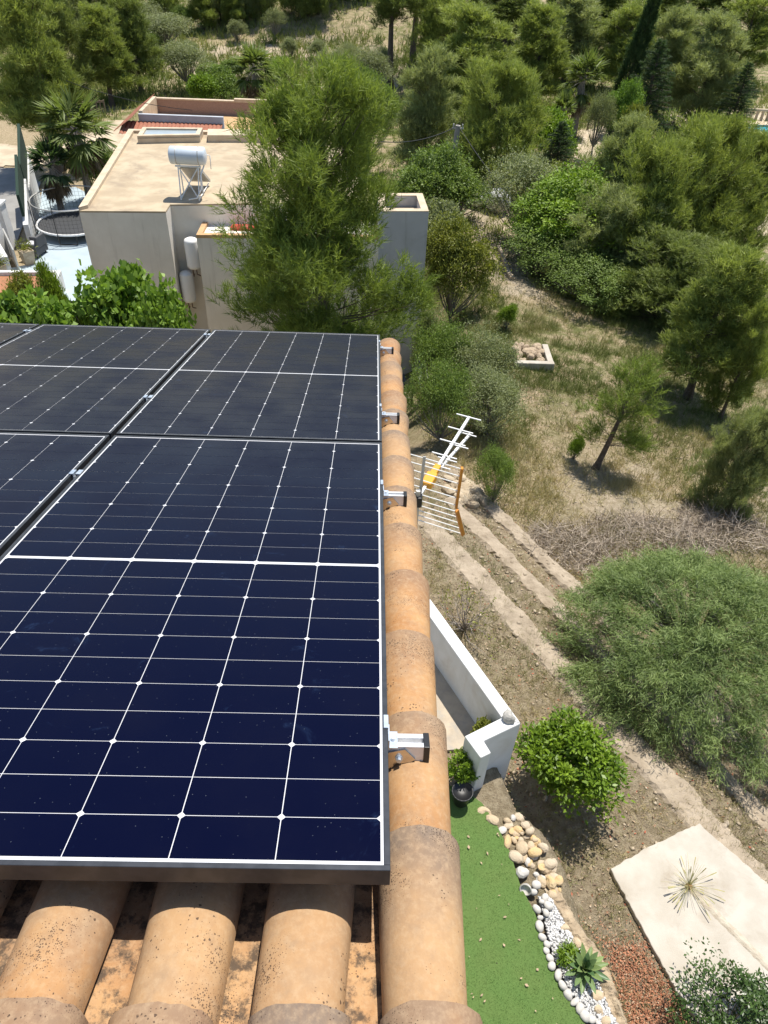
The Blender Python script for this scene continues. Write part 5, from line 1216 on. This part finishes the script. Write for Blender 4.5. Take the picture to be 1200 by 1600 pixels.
# ------------------------------------------------------------------ plants: one of each kind, then copies
pine_h = make_pine(1, 9.0, 2.6, 0.08, 125, 38, 12, 0.19, 0.017, 'pine_hero', upw=.75, top_pow=.55)
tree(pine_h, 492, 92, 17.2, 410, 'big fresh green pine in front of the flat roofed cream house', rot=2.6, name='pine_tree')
pine_y = make_pine(2, 3.0, 0.95, 0.30, 50, 10, 10, 0.13, 0.011, 'pine_hero', lean=(0.45, 0.15), upw=.8)
tree(pine_y, 978, 563, 14.3, 138, 'young pine with a leaning bare trunk alone in the dry clearing', rot=0.0, name='young_pine')
pine_a = make_pine(3, 8.0, 2.6, 0.16, 95, 26, 9, 0.26, 0.034)
pine_b = make_pine(4, 9.0, 2.5, 0.26, 88, 26, 9, 0.26, 0.034, top_pow=.9)
pine_c = make_pine(5, 6.0, 2.7, 0.04, 110, 27, 9, 0.22, 0.026, top_pow=.6)
pine_t = make_pine(6, 12.0, 3.0, 0.52, 75, 28, 9, 0.28, 0.04, top_pow=1.1)
bush_a = make_bush(7, 2.0, 1.3, 'leaf', 80, 110, 0.10, .5)
bush_b = make_bush(8, 2.4, 1.2, 'olive', 90, 110, 0.11, .28)
tree_a = make_bush(9, 4.5, 2.0, 'leaf', 120, 150, 0.13, .5, cb=.12, name='broadleaf_tree', cat='tree')
tree_o = make_bush(10, 4.0, 1.9, 'olive', 110, 120, 0.13, .25, cb=.2, name='olive_tree', cat='tree', cr=.26)
bush_n = make_bush(12, 2.0, 1.1, 'leaf', 110, 170, 0.055, .45, cr=.26)
palm = make_palm(13, 3.6, 1.9)
palm2 = make_palm(14, 2.2, 1.3, 26, 30)
# --- valley, right of the big pine
T = tree
T(pine_a, 675, 72, 41, 125, 'greyish pine with bare lower branches behind the middle utility pole', 'pine_grey', dz=-1)
T(pine_c, 795, 94, 38, 180, 'rounded dense pine just right of the middle utility pole', 'pine')
T(pine_a, 745, 4, 54, 170, 'wide pine behind the rounded one, right of the two tall bare trunks', 'pine')
T(pine_b, 852, 2, 60, 115, 'pine standing behind the fan palm with dead fronds, left of the cypress', 'pine')
T(pine_a, 905, -16, 70, 130, 'pine at the top edge left of the cypress', 'pine_grey')
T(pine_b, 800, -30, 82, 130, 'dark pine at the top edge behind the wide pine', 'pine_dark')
T(pine_b, 1000, 2, 68, 115, 'pine directly right of the cypress top', 'pine')
T(pine_a, 1066, 8, 60, 120, 'greyish loose pine behind the pale drive', 'pine_grey')
T(pine_a, 1135, 18, 57, 130, 'pine over the drive near the right edge of the photo', 'pine_grey')
T(pine_b, 1190, -14, 72, 110, 'pine at the top right corner', 'pine')
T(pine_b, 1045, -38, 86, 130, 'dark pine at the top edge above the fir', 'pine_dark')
T(pine_a, 948, -40, 92, 150, 'farthest dark pine at the top edge behind the cypress', 'pine_dark')
T(pine_b, 1110, -48, 95, 140, 'far dark pine at the top edge, right of the fir', 'pine_dark')
T(pine_c, 700, -10, 66, 110, 'pine beside the two tall bare trunks, on their right', 'pine')
T(pine_t, 618, -105, 68, 120, 'tall pine with a bare trunk, the left one of the pair at the mound', 'pine_dark')
T(pine_t, 655, -115, 72, 120, 'tall pine with a bare trunk, the right one of the pair at the mound', 'pine_dark')
T(pine_c, 1125, 178, 29, 215, 'large dense pine by the pool, widest of the right hand group', 'pine')
T(pine_a, 990, 178, 31, 130, 'pine behind the bright green tree, above the shaded ground', 'pine_grey')
T(pine_c, 1050, 215, 27.5, 200, 'dense pine in front of the pool pines, over the deep shade', 'pine')
T(pine_c, 1190, 205, 30, 150, 'pine at the right edge just under the pool', 'pine')
T(bush_n, 845, 228, 31.5, 175, 'grey green shrubby tree right of the white sacks', 'olive', name='shrubby_tree', cat='tree')
T(tree_a, 895, 265, 29, 200, 'bright green tree in the middle of the valley thicket', 'leaf_b', name='bright_tree')
T(pine_c, 985, 290, 27, 190, 'dull green pine between the bright green tree and the dense pines', 'pine_grey')
T(bush_n, 865, 345, 27.5, 165, 'dark shrub under the bright green tree at the edge of the shaded path', 'leaf')
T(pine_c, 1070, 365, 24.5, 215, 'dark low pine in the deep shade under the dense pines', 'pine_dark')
T(bush_n, 945, 390, 25.5, 170, 'mid green shrub at the edge of the deep shade', 'leaf')
T(pine_b, 1160, 385, 18.6, 170, 'pine with dark trunk at the right edge, shading the dry clearing', 'pine')
T(pine_a, 1200, 470, 17.5, 90, 'pine cut off by the right edge next to the shading pine', 'pine')
T(pine_c, 1195, 640, 13.2, 120, 'small grey green pine at the right edge below the shading pine', 'pine_grey')
T(tree_a, 678, 222, 33, 140, 'round green tree behind the white stair block of the house', 'leaf', name='round_tree')
T(bush_a, 720, 262, 33.5, 90, 'shrub right of the round green tree behind the stair block', 'leaf')
T(bush_a, 690, 318, 29, 100, 'low shrub at the corner of the stair block', 'olive')
T(tree_a, 718, 342, 23.5, 125, 'small sparse tree with dark forked trunk right of the stair block', 'yellow', name='sparse_tree')
T(bush_n, 700, 500, 17.5, 115, 'tall dense shrub beside the railed wall', 'leaf')
T(bush_n, 765, 520, 17, 130, 'greyish shrub behind the dense green one, beside the block planter', 'olive')
T(bush_n, 700, 560, 14.6, 120, 'bright dense green shrub right behind the aerial', 'leaf')
T(bush_n, 775, 570, 15.2, 140, 'wide grey green shrub right of the aerial tip', 'olive')
T(bush_b, 672, 480, 19, 60, 'thin shrub with bare white twigs against the house wall', 'olive')
T(bush_n, 785, 692, 12.2, 80, 'rounded green shrub standing alone below the lowest terrace wall', 'leaf')
T(bush_a, 905, 683, 14.6, 26, 'tiny green seedling shrub left of the young pine', 'leaf_b')
T(bush_a, 797, 474, 22, 30, 'upright yellow green weed beside the path kerb', 'leaf_b')
T(pine_c, 1020, 470, 20.5, 1, 'x', h=.1) if False else None
# --- palms, cypress, firs
T(palm, 100, 132, 38.5, 120, 'big fan palm above the trampoline patio', rot=.4)
T(palm, 393, 60, 56, 82, 'fan palm with a thick skirt of dead fronds behind the tiled house', rot=2)
T(palm2, 922, 68, 53, 72, 'fan palm with hanging dead fronds left of the cypress', rot=1)
T(palm2, 888, 134, 47, 44, 'small fan palm below the one with hanging dead fronds', rot=3)
T(palm2, 66, 205, 37, 70, 'spiky small palm under the big fan palm', rot=3.3, lm='fir')
cyp = make_conifer(15, 12, 1.0, 'fir', 200, 'cypress_tree', tight=True)
o_ = T(cyp, 992, -30, 54, 40, 'tall narrow dark cypress leaning right', 'fir'); o_.rotation_euler = (0, R_(7), 0); b_ = at(964, 160, Y=54); o_.location = (b_[0], 54, tzf(b_[0], 54))
fir = make_conifer(16, 6, 2.0)
T(fir, 1035, 62, 51, 120, 'dark blue green fir behind the pale drive, right of the cypress')
T(fir, 1172, 98, 54, 90, 'dark fir at the right edge above the pool')
T(tree_a, 985, 120, 48, 60, 'pale green big leaved tree at the foot of the cypress', 'fig', name='pale_tree')
T(tree_o, 945, 140, 47, 50, 'small tree with whitish blossom beside the sandy yard', 'olive', name='blossom_tree')
T(bush_a, 870, 170, 43, 80, 'mixed green shrub left of the sandy yard', 'leaf_b')
T(fir, 880, 190, 41, 90, 'short dark juniper in front of the sandy yard', 'fir', name='juniper')
T(bush_a, 1000, 165, 43, 60, 'yellow green bush in front of the cypress foot', 'yellow')
# --- left side
T(pine_b, 12, -45, 44.5, 150, 'dark pine with a thick trunk on the left, over the sandy lane', 'pine')
T(pine_a, 70, -40, 58, 110, 'tall dark pine at the top left corner', 'pine_dark')
T(pine_b, 145, 4, 60, 95, 'pine with a clean trunk left of the tiled house', 'pine')
T(pine_b, 196, -12, 63, 90, 'darker pine with a clean trunk right behind the tiled house corner', 'pine_dark')
T(bush_a, 135, 215, 39.5, 80, 'dark shrub between palm and flat roofed house', 'leaf')
T(tree_o, 285, 62, 64, 95, 'olive tree standing behind the pink parapet', 'olive')
T(tree_o, 250, 18, 76, 110, 'pale grey green willow like thicket tree left of the far clearing', 'olive')
T(tree_o, 222, 0, 82, 100, 'pale grey green tree behind the pines, left top', 'olive')
T(bush_a, 315, 112, 59, 60, 'bright green bush behind the parapet, left of the skirted palm', 'leaf_b')
T(bush_a, 345, 105, 60, 60, 'mid green bush directly left of the skirted palm', 'leaf')
T(tree_o, 520, 72, 64, 75, 'grey olive tree behind the tip of the big pine', 'olive')
T(tree_o, 580, 72, 62, 80, 'grey olive tree left of the two tall bare trunks', 'olive')
T(tree_a, 575, 104, 47, 95, 'fig green broad tree just right of the big pine tip', 'leaf', name='broad_tree')
def tree_b(proto, px, pyb, h, wm, label, lm=None, **k):
    """(px, pyb): where the foot shows on the ground"""
    q = gp(px, pyb); return place(proto, (q[0], q[1], q[2] - .05), h, wm, label, rt.uniform(0, 6.28), lm, **k)
for i, (px, py, h, w, lab, pr, lm) in enumerate([
        (262, 44, 5.0, 4.2, 'dark pine at the left end of the far row behind the clearing', pine_c, 'pine'), (318, 47, 5.0, 3.4, 'pointed pine of the far row, standing alone at the left of the clearing', pine_a, 'pine'),
        (345, 34, 6.0, 4.0, 'dark pine of the far row behind the pointed one', pine_c, 'pine_grey'), (365, 44, 4.6, 2.8, 'slim pine of the far row, in front of the dark ones', pine_a, 'pine'),
        (385, 34, 6.0, 4.2, 'green pine at the middle of the far row', pine_c, 'pine'), (412, 30, 6.0, 4.0, 'grey green pine of the far row left of the lone tree', pine_a, 'pine_grey'),
        (470, 30, 6.5, 4.6, 'dark pine right of the lone tree in the far row', pine_c, 'pine_dark'), (498, 24, 6.5, 4.0, 'dark pine touching the left foot of the earth mound', pine_c, 'pine_dark'),
        (525, 4, 6.0, 4.6, 'far pine on the top of the earth mound', pine_a, 'pine'), (560, 2, 6.5, 4.6, 'far pine behind the top of the mound, left of the tall pair', pine_c, 'pine_grey'), (600, 1, 6.5, 5, 'far pine behind the tall pair with bare trunks', pine_c, 'pine_dark'),
        (722, 40, 7, 5.5, 'far dark pine behind the wide pine, right of the tall pair', pine_c, 'pine_dark'), (880, 36, 7, 5.5, 'pine in the gap left of the cypress, far behind', pine_c, 'pine'), (780, 30, 7, 5.5, 'far pine behind the wide pine at the top edge', pine_c, 'pine'),
        (30, 60, 8, 6, 'far dark pine at the top left edge', pine_c, 'pine_dark'), (110, 60, 7, 5, 'grey pine far behind the clean trunk pines', pine_c, 'pine_grey'), (165, 50, 7, 5, 'dark pine far behind the clean trunk pines', pine_c, 'pine_dark')]):
    tree_b(pr, px, py, h, w, lab, lm)
for i, (px, py, h, w, lab, pr, lm) in enumerate([
        (430, 66, 2.8, 2.0, 'small lone tree on the far sandy clearing', tree_o, 'olive'), (370, 66, 1.8, 2.0, 'small grey bush at the edge of the far clearing', bush_b, 'olive'), (455, 92, 1.7, 1.9, 'dark olive bush between palm and big pine', bush_b, 'olive'),
        (500, 98, 1.8, 2.2, 'grey olive bush behind the tip of the big pine, on its left', bush_b, 'olive'), (548, 108, 2.2, 2.6, 'grey green bush below the mound, right of the big pine tip', bush_n, 'olive'), (600, 116, 2.3, 2.6, 'grey green bush below the tall pair of pines', bush_n, 'olive'),
        (235, 96, 2.8, 3.2, 'round green bush behind the olive tree of the meadow', bush_n, 'leaf'), (205, 100, 3, 3.4, 'pale bush left of the round green bush', bush_b, 'olive'), (300, 92, 1.6, 2.0, 'low grey bush above the olive tree', bush_n, 'olive'),
        (330, 132, 1.6, 2.6, 'low bright green bush behind the parapet', bush_a, 'leaf_b'), (365, 128, 1.8, 2.4, 'prickly green bush beside the palm skirt', bush_a, 'leaf'), (440, 128, 1.8, 2.4, 'bright bush right of the palm skirt', bush_a, 'leaf_b'),
        (290, 50, 2.4, 2.6, 'green bush at the left edge of the far clearing', bush_n, 'leaf'), (405, 92, 1.0, 1.5, 'tiny olive bush in the meadow above the palm', bush_n, 'olive')]):
    tree_b(pr, px, py, h, w, lab, lm)
# --- fig tree over the patio
fig = make_bush(17, 5.0, 2.4, 'fig', 100, 60, 0.24, .95, cb=.2, name='fig_tree', cat='tree', cr=.2)
T(fig, 165, 420, 17.5, 165, 'fig tree with big bright leaves at the eave, in front of the patio', rot=.5)
fg2 = T(fig, 45, 452, 16.6, 150, 'lower fig tree spreading along the left edge above the panels', rot=2.5)
fg3 = T(fig, 240, 440, 16.8, 110, 'fig tree nearest the wall boilers, right of the taller fig', rot=4.1)
T(bush_a, 20, 428, 25, 60, 'straggly yellowish shrub in the reddish planter bed at the left edge', 'yellow')
T(bush_a, 68, 408, 24, 40, 'small palm like plant in the reddish planter bed', 'leaf_b')
# --- near garden
lemon = make_bush(18, 1.25, 0.55, 'lemon', 70, 190, 0.050, .5, cb=.02, name='lemon_tree', cat='tree', cr=.24)
c = at(882, 1206, GL_ + .55); place(lemon, (c[0], c[1], GL_ - .05), 1.25, 1.26, 'bright green lemon tree beside the white wall end', 1.0)
mim = make_spray(19, 2.5, 1.7, 'mimosa', 620, 150, .10, .0095)
c = at(1085, 1008, GL_ + .3); place(mim, (c[0], c[1], -1.9), 2.2, 4.0, 'wide feathery tree with drooping narrow leaves below the terrace wall', .3)
dk = make_bush(20, .8, .55, 'darkleaf', 60, 90, .035, .5)
c = at(1150, 1592, GL_ + .35); place(dk, (c[0], c[1], GL_ + .02), .8, 1.3, 'dark small leaved shrub over the lower corner of the concrete slab', 0)
pl_ = make_bush(22, .6, .3, 'lemon', 34, 60, .05, .5)
c = at(722, 1200, .35); place(pl_, (c[0], c[1], .06), .62, .44, 'yellow green potted shrub squeezed between verge and white post', 0)
c = at(722, 1240, .25); pt = thing('plant_pot', 'dark plastic pot under the shrub beside the white post', 'pot', (c[0], c[1], 0.08)); mb = MB(); mb.lathe((0, 0, 0), [(.08, 0), (.11, .2), (.125, .23), (.11, .23), (.10, .2), (.01, .2)], 18); mb.build('pot_body', M['black_plastic'], pt, smooth=True)
fl_ = make_bush(23, .25, .16, 'yellow', 20, 50, .03, .7, trunk=False, name='flowering_plant', cat='plant')
c = at(755, 1134, .62); place(fl_, (c[0], c[1] + .05, .06), .66, .36, 'small yellow flowering plant in the corner of the white parapet', 0)
sm = make_bush(24, .14, .12, 'lemon', 20, 40, .03, .4, trunk=False, name='succulent', cat='plant')
c = at(889, 1494, .1); place(sm, (c[0], c[1], .04), .14, .28, 'small yellow green succulent left of the agave', 0)
# agave rosette
def make_agave(loc, L0, label):
    rg = np.random.RandomState(31); root = thing('agave', label, 'plant', loc); V = []; Fq = []; T_ = []
    for i in range(30):
        az = i * 2.4; t = i / 30; el = R_(80 - 78 * t + rg.normal() * 5); L = L0 * (.62 + .45 * t) * rg.uniform(.9, 1.1); w = .062
        d = np.array([math.cos(az) * math.cos(el), math.sin(az) * math.cos(el), math.sin(el)]); sd_ = unit(np.cross(d, [0, 0, 1.0])[None])[0]; up_ = np.cross(sd_, d); b0 = len(V); tn = rg.rand() * .7 + .3 * (i > 26)
        for j in range(7):
            s = j / 6; wj = w * (0.55 + .9 * s) * (1 - s ** 3.2) + .001; p = np.array([0, 0, .04]) + d * L * s - np.array([0, 0, .10 * L * s * s])
            V += [p - sd_ * wj / 2 + up_ * wj * .22, p - up_ * wj * .05, p + sd_ * wj / 2 + up_ * wj * .22]; T_ += [tn, tn * .6, tn]
        for j in range(6):
            for k in range(2): q = b0 + j * 3 + k; Fq.append((q, q + 1, q + 4, q + 3))
    put('leaves', np_mesh('leaves', np.array(V), np.array(Fq), M['agave'], {'tint': T_}, smooth=True), root); return root
c = at(914, 1512, .12); make_agave((c[0], c[1], .05), .25, 'green agave rosette in the white gravel by the ledge')
# grass clump on the slab
rg = np.random.RandomState(41); V = []; Fq = []; T_ = []
for i in range(85):
    az = rg.rand() * 6.28; el = R_(rg.uniform(18, 75)); L = rg.uniform(.18, .44); d = np.array([math.cos(az) * math.cos(el), math.sin(az) * math.cos(el), math.sin(el)]); sd_ = unit(np.cross(d, [0, 0, 1.0])[None])[0]; b0 = len(V)
    for j in range(6):
        s = j / 5; wj = .0019 * (1 - .5 * s) + (.0042 if s > .75 and i % 3 == 0 else 0); p = d * L * s - np.array([0, 0, .25 * L * s * s]) + d * 0; p[2] = max(p[2], .006)
        V += [p - sd_ * wj, p + sd_ * wj]; T_ += [.2 + .6 * rg.rand()] * 2
    for j in range(5): q = b0 + j * 2; Fq.append((q, q + 1, q + 3, q + 2))
gc = thing('grass_clump', 'dry tuft of long grass growing through the concrete slab', 'grass tuft', at(1076, 1384, GL_ + .075)); put('blades', np_mesh('blades', np.array(V), np.array(Fq), M['straw'], {'tint': T_}), gc)
mb = MB(); mb.rock((0, 0, .0), .05, .05, .025, rk, 0, .3); mb.build('root_mat', M['soil_red'], gc)
# thin bare bush with yellow leaves by the aerial
ts = thing('bare_bush', 'nearly bare grey bush with a few yellow leaves against the terrace soil', 'shrub', at(725, 985, GL_)); rg = np.random.RandomState(43); mb = MB(); Pb = []
for i in range(26):
    az = rg.rand() * 6.28; p = np.array([0, 0, 0.]); d = unit(np.array([[math.cos(az) * .5, math.sin(az) * .5, .9]]))[0]; pts = [p]
    for j in range(5): d = unit((d + rg.normal(size=3) * .28)[None])[0]; p = p + d * .16; pts.append(p)
    mb.tube(pts, [.010, .008, .006, .004, .003, .002], 4, cap=False); Pb += [pts[4], pts[5], (pts[4] + pts[5]) / 2 + rg.normal(size=3) * .03]
    q = pts[3]
    for _ in range(3): mb.tube([q, q + unit((d + rg.normal(size=3) * .8)[None])[0] * .16], [.003, .0015], 3, cap=False)
mb.build('twigs', M['twig'], ts); Pb = np.repeat(np.array(Pb), 4, 0) + rg.normal(size=(len(Pb) * 4, 3)) * .03; n = len(Pb); k = rg.rand(n) < .55; Pb = Pb[k]; n = len(Pb); D = unit(rg.normal(size=(n, 3))); Nn = unit(rg.normal(size=(n, 3))); Nn = unit(Nn - D * (Nn * D).sum(1, keepdims=True))
V, Fc = leaf_quads(Pb, D, Nn, rg.uniform(.03, .055, n), .028); put('leaves', np_mesh('leaves', V, Fc, M['yellow'], {'tint': np.repeat(rg.rand(n) * .5 + .4, 4)}), ts)
# dry brushwood heaps beyond the lowest terrace wall
def brush(px, py, Z, rx, ry, h, n, label, seed):
    c = at(px, py, Z); rg = np.random.RandomState(seed); th_ = thing('dry_brush', label, 'brushwood', (c[0], c[1], tzf(c[0], c[1])), group='heaps of dry brushwood'); 
    a = rg.rand(n) * 6.28; r = np.sqrt(rg.rand(n)); x = np.cos(a) * r * rx; y = np.sin(a) * r * ry
    z = tz(c[0] + x, c[1] + y) - tzf(c[0], c[1]) + rg.rand(n) * h * (1 - r * .6)
    D = unit(rg.normal(size=(n, 3)) * np.array([1, 1, .55]) + np.array([0, 0, .25])); V, Fc = tri_blades(np.stack([x, y, z], -1), D, rg.uniform(.18, .55, n), .014, rg)
    M.setdefault('brush', leaf_mat('grey_brushwood', (0.24, 0.19, 0.14), (0.52, 0.44, 0.345), 0.0, .9)); put('branches', np_mesh('branches', V, Fc, M['brush'], {'tint': np.repeat(rg.rand(n), 3)}), th_)
brush(900, 830, -2.0, 1.0, .75, .35, 2000, 'dry grey brushwood heap between lowest terrace wall and feathery tree', 51)
brush(1030, 810, -2.2, 1.5, .7, .30, 2400, 'dry grey brushwood heap above the feathery tree', 52)
brush(1150, 800, -2.4, 1.2, .8, .4, 2200, 'dry grey brushwood heap at the right edge, partly in shade', 53)
# grass and weeds over the field, the valley and the far meadow
def grass(n, xr, yr, dens, L, W, lm, name, label, seed, per=7, green_bias=0.0):
    rg = np.random.RandomState(seed); x = rg.uniform(*xr, n); y = rg.uniform(*yr, n); k = rg.rand(n) < dens(x, y); x, y = x[k], y[k]; m = len(x); z = tz(x, y)
    gt = np.clip(.5 - .30 * (sstep(15, 19, y) if name == 'field_grass' else 0) + fbm(x * .5 + 31, y * .5) * 1.6 + rg.normal(size=m) * .18 - green_bias, 0, 1)
    Pb = np.repeat(np.stack([x, y, z], -1), per, 0) + rg.normal(size=(m * per, 3)) * np.array([.05, .05, 0]) * (L / .2); D = unit(rg.normal(size=Pb.shape) * .55 + np.array([0, 0, 1.0]))
    V, Fc = tri_blades(Pb, D, L * rg.uniform(.5, 1.3, len(Pb)), W, rg)
    o = put(name, np_mesh(name, V, Fc, M[lm], {'tint': np.repeat(np.repeat(gt, per), 3)})); tag(o, label, 'grass', kind='stuff')
def d_field(x, y):
    s = NS[0] * x + NS[1] * y; pd_ = np.min([seg_dist(x, y, path_pts[i], path_pts[i + 1]) for i in range(len(path_pts) - 1)], axis=0)
    f_ = np.exp(-((x - 7.5) ** 2 + (y - 12.5) ** 2) / 14.0)
    return sstep(8.0, 9.5, s) * sstep(.3, 1.1, pd_) * (0.25 + .9 * (fbm(x * .8 + 3, y * .8) > -.02)) * (1 - .55 * f_)
grass(46000, (1.5, 18), (8, 30), d_field, .24, .013, 'straw', 'field_grass', 'patchy straw coloured and green grass of the valley field', 61, 8, .05)
def d_terr(x, y):
    s = NS[0] * x + NS[1] * y
    return ((s > 2.5) & (s < 8.6) & (x > .9) & ~in_poly(x, y, np.array([p[:2] for p in slab_w])) & (x > np.interp(y, LEDGE[:, 1], LEDGE[:, 0]) + .15)) * np.clip(.2 + .8 * (fbm(x * 2, y * 2) > .02) + .6 * (np.min(np.abs(s[..., None] - np.array([6.3, 7.4, 8.5])), -1) < .16), 0, 1)
grass(15000, (1.0, 7), (2, 12), d_terr, .12, .006, 'straw', 'terrace_weeds', 'sparse dry weeds on the brown garden terraces', 62, 6, .0)
grass(22000, (-34, 34), (56, 104), lambda x, y: (.15 + .8 * (fbm(x * .3, y * .3) > -.05)) * (1 - .75 * np.clip(1 - np.abs(y - 88) / 9, 0, 1)), .75, .07, 'weeds', 'meadow_weeds', 'tall green and straw weeds of the far meadow', 63, 7, .1)
grass(7000, (-4, 26), (28, 56), lambda x, y: .8 * (fbm(x * .4, y * .4) > -.1), .45, .035, 'weeds', 'valley_undergrowth', 'weedy undergrowth between the valley trees', 64, 7, .1)

import os
if os.environ.get('HLOG'): print('HLOG', HLOG)
